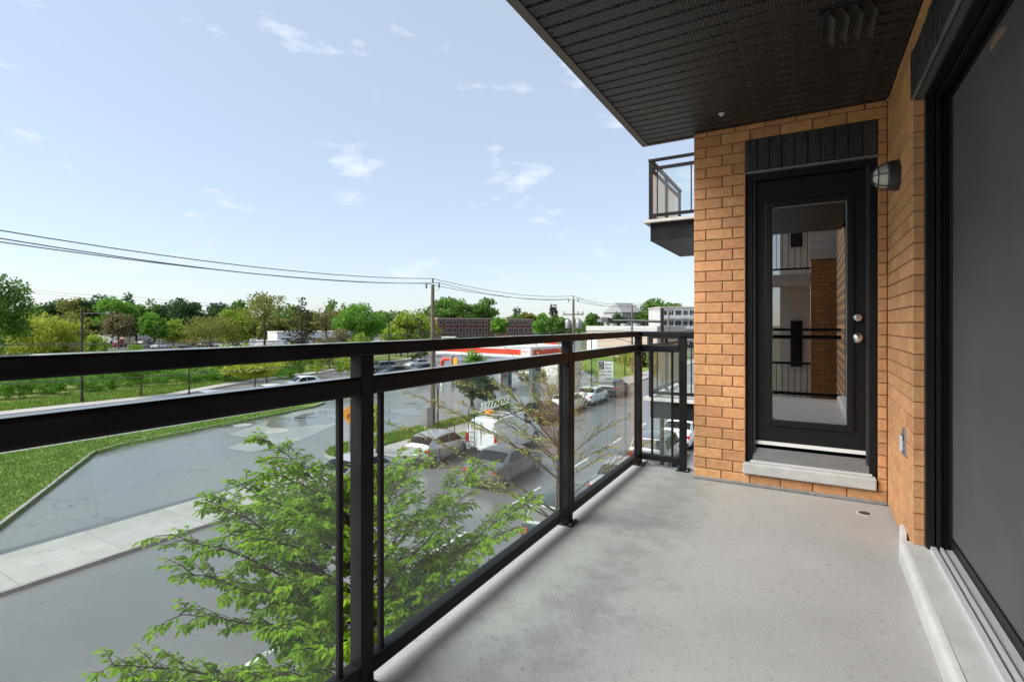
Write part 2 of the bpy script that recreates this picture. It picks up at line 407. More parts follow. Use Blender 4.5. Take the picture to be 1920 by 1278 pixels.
# asphalt repair strip along the walk, pads and puddles of the lot
sheet('repair_strip', [(-21.9, -30), (-21.02, -30), (-21.02, 16.5), (-21.6, 17.6)], 0.002, MT['lot_dark'], lot, None)
g = lambda x, y: tuple(on_ground(x, y)[:2])
sheet('concrete_pad', [g(428, 815), g(562, 768), g(668, 764), g(640, 792), g(560, 826), g(470, 848), g(424, 840), g(476, 822)], 0.004, MT['conc_pad'], lot, None)
def blob(cx, cy, rx, ry, n=22, seed=0):
    rr = random.Random(seed); ph = [rr.uniform(0, 6.28) for _ in range(3)]
    return [(cx + rx * (1 + .22 * math.sin(2 * a + ph[0]) + .14 * math.sin(3 * a + ph[1]) + .08 * math.sin(5 * a + ph[2])) * math.cos(a),
             cy + ry * (1 + .22 * math.sin(2 * a + ph[1]) + .14 * math.sin(3 * a + ph[2])) * math.sin(a)) for a in [2 * math.pi * i / n for i in range(n)]]
for i, (px, py, rx, ry) in enumerate([(440, 795, 1.3, 1.1), (560, 790, 2.2, 2.0), (610, 775, 1.5, 2.0), (770, 772, 1.9, 1.3), (720, 790, 1.0, 1.5)]):
    c = on_ground(px, py); sheet('puddle', blob(c.x, c.y, rx, ry, seed=i), 0.007, MT['puddle'], lot, None)
# street-side walk: slabs between kerb and lot
walk = raised('sidewalk', [(-20.98, -40), (-18.16, -40), (-18.16, 120), (-20.98, 120)], -0.05, 0.07, MT['kerb'])
for k in range(-14, 40):
    y0 = 5.6 + k * 2.42 - 0.4
    mb = MB(); x0, x1, y1 = -20.98, -18.17, y0 + 2.40
    mb.box(x0, x1, y0, y1, 0.06, 0.092 + random.uniform(-.003, .003))
    mb.build('paving_slab', MT['sidewalk'], walk)
kerb_line([(-18.0, -40), (-18.0, 110)], walk, h=0.10)
nwalk = raised('near_sidewalk', [(-5.14, -40), (-1.45, -40), (-1.45, 4.4), (-2.3, 4.4), (-2.3, 120), (-5.14, 120)], -0.05, 0.13, MT['sidewalk'])
kerb_line([(-5.3, 110), (-5.3, -40)], nwalk, h=0.14)
# lawn between lot and far road
LAWN = [(-22.6, -30), (-22.6, 5.4), (-24.0, 6.4), (-33.4, 12.6), (-34.3, 14.2), (-36.2, 29.2), (-37.2, 31.0), (-38.6, 31.2), (-39.7, 28.0), (-40.3, 20.0), (-43.0, 12.0), (-45.0, 6.0), (-45.0, -30)]
lawn = raised('lawn', LAWN, -0.03, 0.11, MT['grass'])
kerb_line([(-22.6, -30), (-22.6, 5.4), (-24.0, 6.4), (-33.4, 12.6), (-34.3, 14.2), (-36.2, 29.2), (-37.2, 31.0), (-38.6, 31.2), (-39.7, 28.0), (-40.3, 20.0), (-43.0, 12.0), (-45.0, 6.0), (-45.0, -20)], lawn)
raised('path', [(-37.2, -30), (-39.7, -30), (-39.6, 12), (-38.9, 20), (-38.2, 27.5), (-37.5, 27.5), (-37.3, 18)], 0.0, 0.125, MT['sidewalk'])
isl = [(-21.0, 18.2), (-20.98, 33.5), (-22.1, 33.5), (-23.3, 20.9), (-23.0, 19.4), (-22.2, 18.5)]
island = raised('grass_island', isl, -0.03, 0.12, MT['grass'])
kerb_line([(-21.0, 18.1), (-22.2, 18.45), (-23.05, 19.35), (-23.35, 20.9), (-22.15, 33.5), (-21.0, 33.6)][::-1], island)
raised('grass_verge', [(-18.6, 24.2), (-18.2, 24.2), (-18.2, 27.0), (-19.3, 27.0), (-19.3, 25.5)], 0.0, 0.115, MT['grass'])
# far road edge: walk and green beyond
FC = [(-53.4, -40), (-53.2, 14), (-52.9, 26), (-57.4, 35), (-60.6, 50), (-63.7, 61), (-84, 130)]
farw = raised('far_sidewalk', FC + [(x - 2.6, y + 0.6) for x, y in FC[::-1]], -0.04, 0.10, MT['sidewalk'])
kerb_line([(-53.4, -10), (-53.2, 14), (-52.9, 26), (-57.4, 35), (-60.6, 50), (-63.7, 61), (-70, 83)], farw, seg=3, w=0.2)
raised('far_verge', [(x - 2.65, y + 0.6) for x, y in FC] + [(-140, 150), (-160, -40)], -0.05, 0.08, MT['grass_far'])
raised('far_lawn', [(-20.98, 55), (-20.98, 110), (-60, 110), (-40, 90), (-24, 64)], -0.03, 0.09, MT['grass'])
yard = sheet('storage_yard', [(-84, 62), (-190, 60), (-190, 175), (-84, 175)], 0.10, MT['lot_dark'])

# blades of grass
def blades(name, poly, n, h, z, label):
    P = np.array(poly); lo, hi = P.min(0), P.max(0); pts = []
    while len(pts) < n:
        q = lo + RNG.random((n * 2, 2)) * (hi - lo); inside = np.zeros(len(q), bool); j = len(P) - 1
        for i in range(len(P)):
            c = ((P[i, 1] > q[:, 1]) != (P[j, 1] > q[:, 1])) & (q[:, 0] < (P[j, 0] - P[i, 0]) * (q[:, 1] - P[i, 1]) / (P[j, 1] - P[i, 1] + 1e-9) + P[i, 0])
            inside ^= c; j = i
        pts += list(q[inside])
    q = np.array(pts[:n]); a = RNG.random(n) * 6.283; hh = h * (0.5 + RNG.random(n)); w = 0.018 + 0.03 * RNG.random(n)
    le = RNG.normal(0, 0.5, (n, 2)) * hh[:, None]
    V = np.zeros((n, 3, 3)); V[:, 0, :2] = q + np.c_[np.cos(a), np.sin(a)] * w[:, None]; V[:, 1, :2] = q - np.c_[np.cos(a), np.sin(a)] * w[:, None]
    V[:, :2, 2] = z; V[:, 2, :2] = q + le; V[:, 2, 2] = z + hh
    o = link(name, np_mesh(name, V.reshape(-1, 3), np.arange(3 * n).reshape(-1, 3), MT['blade']))
    return tag(o, label, 'grass', kind='stuff')
def np_mesh(name, V, F, mat, smooth=False):
    me = bpy.data.meshes.new(name); n, k = F.shape
    me.vertices.add(len(V)); me.vertices.foreach_set('co', np.ascontiguousarray(V, dtype=np.float32).ravel())
    me.loops.add(n * k); me.loops.foreach_set('vertex_index', np.ascontiguousarray(F, dtype=np.int32).ravel())
    me.polygons.add(n); me.polygons.foreach_set('loop_start', np.arange(0, n * k, k, dtype=np.int32))
    me.polygons.foreach_set('loop_total', np.full(n, k, dtype=np.int32))
    me.materials.append(mat); me.update(calc_edges=True)
    if smooth: me.polygons.foreach_set('use_smooth', np.ones(n, bool))
    return me
blades('grass', [(-22.9, 5.4), (-33.2, 12.5), (-36.0, 28.8), (-37.1, 28), (-37.1, 2), (-23, 2)], 26000, 0.09, 0.10, 'short green lawn grass inside the angled kerb of the lot')
blades('grass', isl, 9000, 0.16, 0.11, 'tufted grass growing on the narrow kerbed island by the utility pole')

# ================================================================== BALCONY
FZ, SZ, D, XW = H - 1.22, H + 1.52, 4.25, 0.465
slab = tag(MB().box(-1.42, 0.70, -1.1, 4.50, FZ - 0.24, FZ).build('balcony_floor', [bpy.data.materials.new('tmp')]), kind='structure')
# floor coating: pale grey, orange-peel relief, damp blotches towards the rail
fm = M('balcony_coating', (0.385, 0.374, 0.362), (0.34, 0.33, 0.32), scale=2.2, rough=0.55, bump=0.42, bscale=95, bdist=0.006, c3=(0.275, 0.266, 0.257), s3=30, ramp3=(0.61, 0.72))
n_, l_ = fm.node_tree.nodes, fm.node_tree.links
b_ = n_['Principled BSDF']; src = b_.inputs['Base Color'].links[0].from_socket
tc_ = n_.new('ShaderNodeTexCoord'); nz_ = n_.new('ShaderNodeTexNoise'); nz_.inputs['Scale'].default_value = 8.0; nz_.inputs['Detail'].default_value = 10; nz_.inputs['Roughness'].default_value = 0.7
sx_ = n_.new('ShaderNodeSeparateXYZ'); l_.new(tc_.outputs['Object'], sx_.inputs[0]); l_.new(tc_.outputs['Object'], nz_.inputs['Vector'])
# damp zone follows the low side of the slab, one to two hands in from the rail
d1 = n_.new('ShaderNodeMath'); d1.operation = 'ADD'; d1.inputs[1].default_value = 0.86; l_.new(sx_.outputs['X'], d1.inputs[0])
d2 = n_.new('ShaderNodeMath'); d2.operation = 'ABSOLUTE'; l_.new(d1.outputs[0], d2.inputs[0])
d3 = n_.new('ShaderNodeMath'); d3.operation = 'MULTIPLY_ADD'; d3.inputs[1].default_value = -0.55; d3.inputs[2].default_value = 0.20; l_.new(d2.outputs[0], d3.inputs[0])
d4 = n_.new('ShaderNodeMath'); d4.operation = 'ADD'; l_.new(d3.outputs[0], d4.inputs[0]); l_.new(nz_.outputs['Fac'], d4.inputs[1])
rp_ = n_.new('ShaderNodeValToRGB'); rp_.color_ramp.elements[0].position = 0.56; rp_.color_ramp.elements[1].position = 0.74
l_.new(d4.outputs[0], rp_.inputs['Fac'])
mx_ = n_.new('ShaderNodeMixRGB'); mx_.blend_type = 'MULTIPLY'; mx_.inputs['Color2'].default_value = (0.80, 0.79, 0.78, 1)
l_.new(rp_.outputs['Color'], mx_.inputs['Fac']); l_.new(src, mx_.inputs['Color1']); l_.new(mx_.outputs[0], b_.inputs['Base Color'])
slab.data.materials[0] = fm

# ---- bricks
BRICK = {}
def brick_mesh(w, d, h, mat, v=0):
    """brick with its face at -y, slightly chamfered and uneven; origin at lower left front"""
    key = (round(w, 3), round(d, 3), round(h, 3), mat.name, v)
    if key in BRICK: return BRICK[key]
    rr = random.Random(hash(key) & 0xffff); j = lambda a=0.0016: rr.uniform(-a, a); c = 0.004
    base = [(0, c), (w, c), (w, d), (0, d)]
    vs = [(x, y, 0) for x, y in base] + [(x, y, h) for x, y in base]
    vs += [(c + j(), j() * .6, c + j()), (w - c + j(), j() * .6, c + j()), (w - c + j(), j() * .6, h - c + j()), (c + j(), j() * .6, h - c + j())]
    fs = [(0, 3, 2, 1), (4, 5, 6, 7), (1, 2, 6, 5), (2, 3, 7, 6), (3, 0, 4, 7), (8, 9, 10, 11), (0, 1, 9, 8), (1, 5, 10, 9), (5, 4, 11, 10), (4, 0, 8, 11)]
    mb = MB(); mb.add(vs, fs); BRICK[key] = mb.mesh('brick', mat); return BRICK[key]
JT, CH = 0.0065, 0.0815
def brick(parent, x, y, z, w, d=0.09, h=CH - JT, rot=0, mat=None, name='brick'):
    o = link(name, brick_mesh(w, d, h, mat or MT['brick'], random.randint(0, 3)), parent)
    o.location = (x, y, z); o.rotation_euler = (random.uniform(-.004, .004), random.uniform(-.003, .003), rot + random.uniform(-.004, .004))
    return o
OX0, OX1, OZ0, OZ1 = -0.41, 0.41, FZ + 0.19, H + 1.15      # door opening
LZ = H + 1.40
ew = thing('brick_wall', 'orange brick end wall of the balcony around the black glazed door', 'wall', (0, D, FZ))
def mortar(parent, x0, x1, y0, y1, z0, z1, mat=None, off=(0, 0, 0)):
    return MB().box(x0 - off[0], x1 - off[0], y0 - off[1], y1 - off[1], z0 - off[2], z1 - off[2]).build('mortar', mat or MT['mortar'], parent)
eo = (0, D, FZ)
mortar(ew, -0.787, OX0 - .002, D + 0.007, D + 0.30, FZ + .001, SZ - .002, off=eo)
mortar(ew, OX1 + .002, XW + 0.02, D + 0.007, D + 0.30, FZ + .001, SZ - .002, off=eo)
mortar(ew, OX0 - .002, OX1 + .002, D + 0.009, D + 0.30, LZ, SZ - .002, off=eo)
mortar(ew, OX0 - .002, OX1 + .002, D + 0.016, D + 0.20, OZ1 + .004, LZ, MT['mortar_dark'], off=eo)
mortar(ew, OX0 - .002, OX1 + .002, D + 0.007, D + 0.10, FZ + .001, FZ + 0.095, off=eo)
nc = int((SZ - FZ) / CH)
for r in range(nc + 1):
    z = FZ + 0.012 + r * CH
    h = min(CH - JT, SZ - 0.004 - z)
    if h < 0.012: continue
    ztop = z + h
    def row(x0, x1, lens, start=0):
        x = x0; k = start
        while x < x1 - 0.012:
            w = lens[k % len(lens)]; k += 1
            w = min(w, x1 - x)
            if x1 - (x + w) < 0.035: w = x1 - x
            brick(ew, x + JT * .5, 0, z - FZ, w - JT, h=h); x += w
    if ztop < FZ + 0.10 or z > LZ - 0.02:
        row(-0.79, XW, [0.10, 0.205] if r % 2 else [0.205, 0.205]) if r % 2 == 0 else row(-0.79, XW, [0.1025] + [0.205] * 8)
    else:
        row(-0.79, OX0, [0.095, 0.195, 0.09] if r % 2 else [0.215, 0.165])
        row(OX1, XW, [0.055])
for i in range(10):
    w = (OX1 - OX0) / 10
    b = brick(ew, OX0 + i * w + JT * .5, -0.004 + random.uniform(-.003, .003), OZ1 - FZ + .01, w - JT, h=LZ - OZ1 - 0.016, mat=MT['brick_dark'], name='lintel_brick')
MB().box(-0.795, XW, -0.012, 0.02, 0, 0.026).build('caulk_strip', MT['caulk'], ew, bevel=0.008)
MB().box(OX0, OX1, -0.008, 0.05, OZ1 - FZ - .006, OZ1 - FZ + .004).build('lintel_flashing', MT['galv'], ew)

sw = thing('brick_wall', 'pale orange brick side wall between the corner and the sliding door, with black lintel bricks', 'wall', (XW, 0, FZ))
YJ = 3.31
MB().box(0.007, 0.30, YJ + .004, D + 0.3, 0, SZ - FZ - .002).build('mortar', MT['mortar'], sw)
MB().box(0.009, 0.30, 0.0, YJ + .004, LZ - FZ, SZ - FZ - .002).build('mortar', MT['mortar'], sw)
MB().box(0.014, 0.14, 0.0, YJ + .012, OZ1 - FZ + .004, LZ - FZ).build('mortar', MT['mortar_dark'], sw)
# side bricks face -x: rotate the -y face by -90 deg (local x runs towards -y)
for r in range(nc + 1):
    z = 0.012 + r * CH; h = min(CH - JT, SZ - FZ - 0.004 - z)
    if h < 0.012: continue
    y = D - 0.002; first = 0.205 if r % 2 else 0.103
    yend = YJ if z + h < LZ - FZ + .03 else 0.0
    if z + h > OZ1 - FZ + 0.02 and z < LZ - FZ - 0.02: yend = YJ + 0.018
    while y > yend + 0.012:
        w = min(first, y - yend); first = 0.205
        if y - w - yend < 0.04: w = y - yend
        brick(sw, 0, y - JT * .5, z, w - JT * (0.5 if abs(y - w - yend) < .001 else 1), d=0.075, h=h, rot=-math.pi / 2); y -= w
for i in range(40):
    y = YJ + 0.016 - i * 0.082
    brick(sw, -0.004 + random.uniform(-.003, .003), y - JT * .5, OZ1 - FZ + .012, 0.082 - JT, d=0.10, h=LZ - OZ1 - .018, rot=-math.pi / 2, mat=MT['brick_dark'], name='lintel_brick')
MB().box(-0.004, 0.006, 0, YJ + .012, OZ1 - FZ, OZ1 - FZ + .009).build('lintel_flashing', MT['galv'], sw)

# ---- soffit
sf = thing('soffit', 'black ribbed metal soffit overhead, under the balcony above', 'ceiling', (0, 0, SZ))
pl = {}
k = 0; y = 4.30
plank = MB().add([(-1.17, .0, 0), (0.462, 0, 0), (-1.17, .080, 0), (0.462, .080, 0), (-1.17, -.005, .022), (.462, -.005, .022), (-1.17, .085, .022), (.462, .085, .022)],
                 [(0, 2, 3, 1), (0, 1, 5, 4), (2, 6, 7, 3), (4, 5, 7, 6), (0, 4, 6, 2), (1, 3, 7, 5)]).mesh('soffit_panel', MT['soffit'])
while y > -0.9:
    y -= 0.1015
    o = link('soffit_panel', plank, sf, loc=(0, y, 0.0))
MB().box(-1.20, 0.60, -0.98, 4.305, 0.0225, 0.28).build('slab', MT['groove'], sf)
MB().box(-1.222, -1.172, -1.0, 4.335, -0.006, 0.285).build('fascia', MT['fascia'], sf)
MB().box(-1.170, -0.80, 4.305, 4.335, -0.006, 0.285).build('fascia', MT['fascia'], sf)

# ---- railing
rl = thing('balcony_railing', 'black metal balcony railing with clear glass panels and square posts', 'railing', (0, 0, FZ))
RX0, RX1 = -1.312, -1.258
zt = lambda z: z - FZ
BM = MT['black_metal']
def railbar(x0, x1, y0, y1, z0, z1, name, par=rl, bv=0.004): return MB().box(x0, x1, y0, y1, zt(z0), zt(z1)).build(name, BM, par, bevel=bv)
railbar(-1.322, -1.250, -1.03, 4.462, H - .102, H - .060, 'top_rail', bv=.006)
railbar(-1.250, -0.792, 4.392, 4.462, H - .102, H - .060, 'top_rail', bv=.006)
MB().box(-1.319, -1.253, -1.03, 4.459, zt(H - .0595), zt(H - .0575)).build('rail_cap', MT['wet_black'], rl)
MB().box(-1.252, -.795, 4.395, 4.459, zt(H - .0595), zt(H - .0575)).build('rail_cap', MT['wet_black'], rl)
POSTS = [-1.0, -0.35, 1.222, 2.895, 4.427]
def post(x, y):
    p = railbar(x - .027, x + .027, y - .028, y + .028, FZ + .008, H - .102, 'post', bv=.003)
    pl_ = MB().box(x - .052, x + .052, y - .055, y + .055, 0.0, .009)
    pl_.build('base_plate', BM, p, bevel=.003)
    for sx in (-1, 1):
        for sy in (-1, 1):
            MB().lathe([(0.008, 0), (0.008, .008), (.004, .011)], 8, Matrix.Translation((x + sx * .040, y + sy * .042, .009))).build('bolt', MT['galv'], p)
for y in POSTS: post(-1.285, y)
post(-0.907, 4.427)
def picket(x, y): railbar(x - .009, x + .009, y - .009, y + .009, FZ + .105, H - .232, 'picket', bv=.002)
for a, b in zip(POSTS[:-1], POSTS[1:]):
    railbar(RX0, RX1, a + .028, b - .028, H - .232, H - .172, 'mid_rail', bv=.009)
    railbar(RX0, RX1, a + .028, b - .028, FZ + .055, FZ + .105, 'bottom_rail', bv=.006)
    MB().box(-1.306, -1.264, a + .029, b - .029, zt(H - .1715), zt(H - .1700)).build('rail_cap', MT['wet_black'], rl)
    picket(-1.285, a + .085); picket(-1.285, b - .095)
    MB().box(-1.289, -1.283, a + .094, b - .104, .104, zt(H - .231)).build('glass_panel', MT['rail_glass'], rl)
railbar(-1.258, -.935, 4.402, 4.452, H - .232, H - .172, 'mid_rail', bv=.009)
railbar(-1.258, -.935, 4.402, 4.452, FZ + .055, FZ + .105, 'bottom_rail', bv=.006)
picket(-1.165, 4.427); picket(-0.995, 4.427)
MB().box(-1.156, -1.004, 4.424, 4.430, .104, zt(H - .231)).build('glass_panel', MT['rail_glass'], rl)

# ---- black door
dr = thing('balcony_door', 'black exterior door with a tall glass pane in the brick end wall', 'door', (0, D, FZ))
DB = MT['door_black']
zo0, zo1 = OZ0 - FZ, OZ1 - FZ - .006
MB().box(OX0, OX0 + .045, .035, .16, zo0, zo1).box(OX1 - .045, OX1, .035, .16, zo0, zo1).box(OX0 + .045, OX1 - .045, .035, .16, zo1 - .05, zo1).build('frame', DB, dr, bevel=.003)
MB().box(OX0 + .045, OX0 + .062, .05, .085, zo0, zo1 - .05).box(OX1 - .062, OX1 - .045, .05, .085, zo0, zo1 - .05).build('weatherstrip', MT['dark_metal'], dr)
lx0, lx1, lz0, lz1 = OX0 + .05, OX1 - .05, H - .91 - FZ, zo1 - .055
leaf = MB(); gx0, gx1, gz0, gz1 = -.238, .238, H - .715 - FZ, H + .885 - FZ
leaf.box(lx0, gx0, .09, .134, lz0, lz1).box(gx1, lx1, .09, .134, lz0, lz1).box(gx0, gx1, .09, .134, lz0, gz0).box(gx0, gx1, .09, .134, gz1, lz1)
lf = leaf.build('door_leaf', DB, dr)
mo = MB()
for e in ((gx0 - .045, gx0, gz0 - .045, gz1 + .045), (gx1, gx1 + .045, gz0 - .045, gz1 + .045), (gx0, gx1, gz0 - .045, gz0), (gx0, gx1, gz1, gz1 + .045)): mo.box(e[0], e[1], .074, .089, e[2], e[3])
mo.build('glazing_moulding', DB, lf, bevel=.006)
MB().box(gx0, gx1, .108, .114, gz0, gz1).build('glass_pane', MT['door_glass'], lf)
sp = MB()
for e in ((gx0, gx0 + .005, gz0, gz1), (gx1 - .005, gx1, gz0, gz1), (gx0 + .005, gx1 - .005, gz0, gz0 + .005), (gx0 + .005, gx1 - .005, gz1 - .005, gz1)): sp.box(e[0], e[1], .100, .107, e[2], e[3])
sp.build('glazing_bead', MT['galv'], lf)
MB().box(lx0 + .003, lx1 - .003, .078, .089, lz0, lz0 + .026).build('door_sweep', MT['white_plastic'], lf)
RXm = Matrix.Rotation(R(90), 4, 'X')        # lathe axis z -> -y
for z, nm in ((H + .05, 'deadbolt'), (H - .092, 'knob')):
    T = Matrix.Translation((.302, .09, z - FZ)) @ RXm
    if nm == 'knob': prof = [(.034, 0), (.034, .006), (.016, .010), (.013, .03), (.022, .038), (.030, .05), (.030, .064), (.022, .074), (.004, .078)]
    else: prof = [(.033, 0), (.032, .008), (.026, .018), (.024, .026), (.010, .028), (.004, .028)]
    MB().lathe(prof, 20, T).build(nm, MT['chrome'], lf, smooth=40)
th = MB(); ta, tb_ = OX0 + .046, OX1 - .046; th.box(ta, tb_, .02, .16, zo0 - .02, zo0 + .006)
for i in range(7):
    y_, z_ = .022 + i * .008, zo0 + .006 + i * .0125; th.box(ta, tb_, y_, .089, z_ - .002 if i else z_, z_ + .0105)
th.build('threshold', M('threshold_grey', (.20, .20, .20), (.15, .15, .15), scale=20, rough=.4, stretch=(.3, 6, 6)), dr)
MB().box(OX0 + .03, OX1 - .03, .012, .020, zo0 - .01, zo0 + .006).build('threshold_edge', MT['alu'], dr)
MB().box(-.6, .6, .30, 1.6, -.1, 2.6).build('dark_interior', MT['dark_room'], dr)
sill = tag(MB().box(OX0 - .018, OX1 - .008, -.035, .09, FZ + .097 - FZ, OZ0 - FZ - .012).build('door_sill', MT['concrete'], None, bevel=.009), 'light grey concrete sill under the black door', 'sill')
sill.location = (0, D, FZ)

# ---- sliding door with insect screen
sl = thing('sliding_door', 'large sliding patio door with dark insect screen and black frame along the right side', 'door', (XW, 0, FZ))
X = lambda x: x - XW
zh = OZ1 - FZ
fr = MB()
fr.box(X(.512), X(.548), YJ - .045, YJ, .10, zh - .002).box(X(.553), X(.572), YJ - .06, YJ - .004, .10, zh - .002).box(X(.578), X(.606), YJ - .03, YJ - .004, .10, zh - .002)
fr.build('jamb', DB, sl, bevel=.002)
MB().box(X(.507), X(.545), -.8, YJ - .045, zh - .012, zh + .003).box(X(.552), X(.575), -.8, YJ - .06, zh - .03, zh + .003).box(X(.582), X(.612), -.8, YJ - .03, zh - .012, zh + .003).build('head_frame', DB, sl, bevel=.002)
tr = MB().box(X(.53), X(.552), -.8, YJ - .046, .085, .112).box(X(.565), X(.575), -.8, YJ - .062, .085, .120).box(X(.58), X(.72), -.8, YJ - .032, .085, .105)
tr.build('track', MT['alu'], sl)
sc_ = MB()
zs0, zs1 = .135, zh - .014
sc_.box(X(.600), X(.622), 3.225, 3.268, zs0, zs1).box(X(.600), X(.622), 1.2, 3.225, zs0, zs0 + .05).box(X(.600), X(.622), 1.2, 3.225, zs1 - .03, zs1)
scf = sc_.build('screen_frame', DB, sl, bevel=.003)
MB().box(X(.609), X(.611), 1.2, 3.226, zs0 + .049, zs1 - .029).build('insect_screen', MT['screen'], scf)
gp = MB().box(X(.66), X(.70), 3.06, 3.13, zs0, zs1).box(X(.66), X(.70), -.8, 3.06, zs0, zs0 + .09).box(X(.66), X(.70), -.8, 3.06, zs1 - .07, zs1)
gpo = gp.build('door_panel', DB, sl)
MB().box(X(.677), X(.683), -.8, 3.06, zs0 + .09, zs1 - .07).build('glass_pane', MT['door_glass'], gpo)
MB().box(X(1.5), X(1.55), -1.2, 3.6, -.05, 2.7).build('dark_interior', MT['dark_room'], sl)
# let the screen be a weave: partly open
sm = MT['screen'].node_tree; so = sm.nodes['Material Output']; tp = sm.nodes.new('ShaderNodeBsdfTransparent'); mm = sm.nodes.new('ShaderNodeMixShader')
mm.inputs['Fac'].default_value = 0.28
sm.links.new(sm.nodes['Principled BSDF'].outputs[0], mm.inputs[1]); sm.links.new(tp.outputs[0], mm.inputs[2]); sm.links.new(mm.outputs[0], so.inputs['Surface'])

lg = thing('door_ledge', 'pale grey concrete ledge with a rounded nosing below the sliding door', 'ledge', (XW, 0, FZ))
MB().add([(X(.437), -.9, 0), (X(.53), -.9, 0), (X(.53), -.9, .092), (X(.437), -.9, .092), (X(.437), 3.30, 0), (X(.53), 3.30, 0), (X(.53), 3.30, .092), (X(.437), 3.36, .092)],
         [(0, 1, 2, 3), (4, 7, 6, 5), (0, 4, 5, 1), (3, 2, 6, 7), (0, 3, 7, 4), (1, 5, 6, 2)]).build('ledge_top', MT['ledge'], lg)
ns = MB(); prof = [(.437, 0), (.404, 0), (.4035, .055), (.405, .076), (.411, .087), (.421, .0918), (.4369, .0926)]
ys = [-.9, 1.0, 2.0, 2.9, 3.3, 3.62]
vv = [(X(px_) + (.045 if y_ > 3.5 else 0.004 * math.sin(y_ * 2.3)), y_, pz_) for y_ in ys for px_, pz_ in prof]
n7 = len(prof)
ff = [(i * n7 + k, i * n7 + k + 1, (i + 1) * n7 + k + 1, (i + 1) * n7 + k) for i in range(len(ys) - 1) for k in range(n7 - 1)]
ff += [tuple(range(n7)), tuple((len(ys) - 1) * n7 + k for k in range(n7 - 1, -1, -1))]
ns.add(vv, [f[::-1] for f in ff]).build('nosing', MT['nosing'], lg, smooth=50)

# ---- wall lamp, outlet, vent, sprinkler, drain
RY = Matrix.Rotation(R(-90), 4, 'Y')        # lathe axis z -> -x
lp = thing('wall_lamp', 'black round bulkhead lamp with frosted glass and wire cage on the side wall', 'lamp', (XW, 3.76, H + .885))
MB().lathe([(.088, 0), (.090, .012), (.086, .052), (.078, .058)], 28, RY).build('lamp_base', MT['dark_metal'], lp, smooth=35)
MB().lathe([(.070, .056), (.070, .07), (.064, .092), (.050, .112), (.030, .124), (.004, .129)], 24, RY).build('globe', MT['lamp_glass'], lp, smooth=60)
for a in (0, 60, 120):
    pts = []
    for i in range(13):
        t = math.pi * i / 12; rr_, zz_ = .078 * math.cos(t), .056 + .082 * math.sin(t)
        pts.append((-zz_, rr_ * math.cos(R(a)), rr_ * math.sin(R(a))))
    MB().tube(pts, .0032, 6).build('cage_wire', MT['dark_metal'], lp, smooth=60)
ring = [(-.105, .068 * math.cos(2 * math.pi * i / 20), .068 * math.sin(2 * math.pi * i / 20)) for i in range(21)]
MB().tube(ring, .0032, 6, cap=False).build('cage_ring', MT['dark_metal'], lp, smooth=60)

ol = thing('outlet_cover', 'small grey weatherproof outlet cover low on the side wall', 'outlet', (XW, 3.54, H - .66))
MB().box(-.010, .004, -.042, .042, -.06, .05).lathe([(.042, 0), (.042, .010)], 16, Matrix.Translation((0, 0, .05)) @ RY).build('cover_plate', MT['galv'], ol)
MB().box(-.026, -.010, -.026, .020, -.038, .046).build('hinged_lid', MT['alu'], ol, bevel=.006)

vt = thing('dryer_vent', 'black louvred exhaust vent hanging from the soffit', 'vent', (.175, 3.05, SZ))
MB().box(-.125, .125, -.15, .15, -.006, -.001).box(-.125, -.108, -.15, .15, -.03, -.006).build('vent_plate', MT['soffit'], vt)
for i in range(4):
    x = -.088 + i * .056
    MB().add([(x, -.135, -.008), (x, .135, -.008), (x + .026, .135, -.052), (x + .026, -.135, -.052), (x + .003, -.135, -.008), (x + .003, .135, -.008), (x + .029, .135, -.052), (x + .029, -.135, -.052)],
             [(0, 3, 2, 1), (4, 5, 6, 7), (3, 7, 6, 2), (0, 1, 5, 4), (0, 4, 7, 3), (1, 2, 6, 5)]).build('flap', M('flap_grey', (.075,.072,.07), (.05,.05,.05), scale=20, rough=.45) if i == 0 else bpy.data.materials['flap_grey'], vt)
tag(MB().lathe([(.022, 0), (.022, .003), (.008, .008), (.007, .013), (.012, .014), (.012, .016)], 14, Matrix.Rotation(R(180), 4, 'X')).build('sprinkler_head', MT['white_plastic'], None, smooth=40),
    'small pale sprinkler head set into the black soffit', 'sprinkler').location = (-.54, 3.945, SZ)
dn = thing('floor_drain', 'small round metal floor drain in the grey floor by the corner', 'drain', (.315, 4.0, FZ))
MB().lathe([(.045, .0005), (.045, .003), (.034, .004)], 20).build('rim', MT['alu'], dn, smooth=40)
MB().lathe([(.033, .003), (.033, .0055), (.01, .008)], 20).build('strainer', MT['dark_metal'], dn, smooth=40)

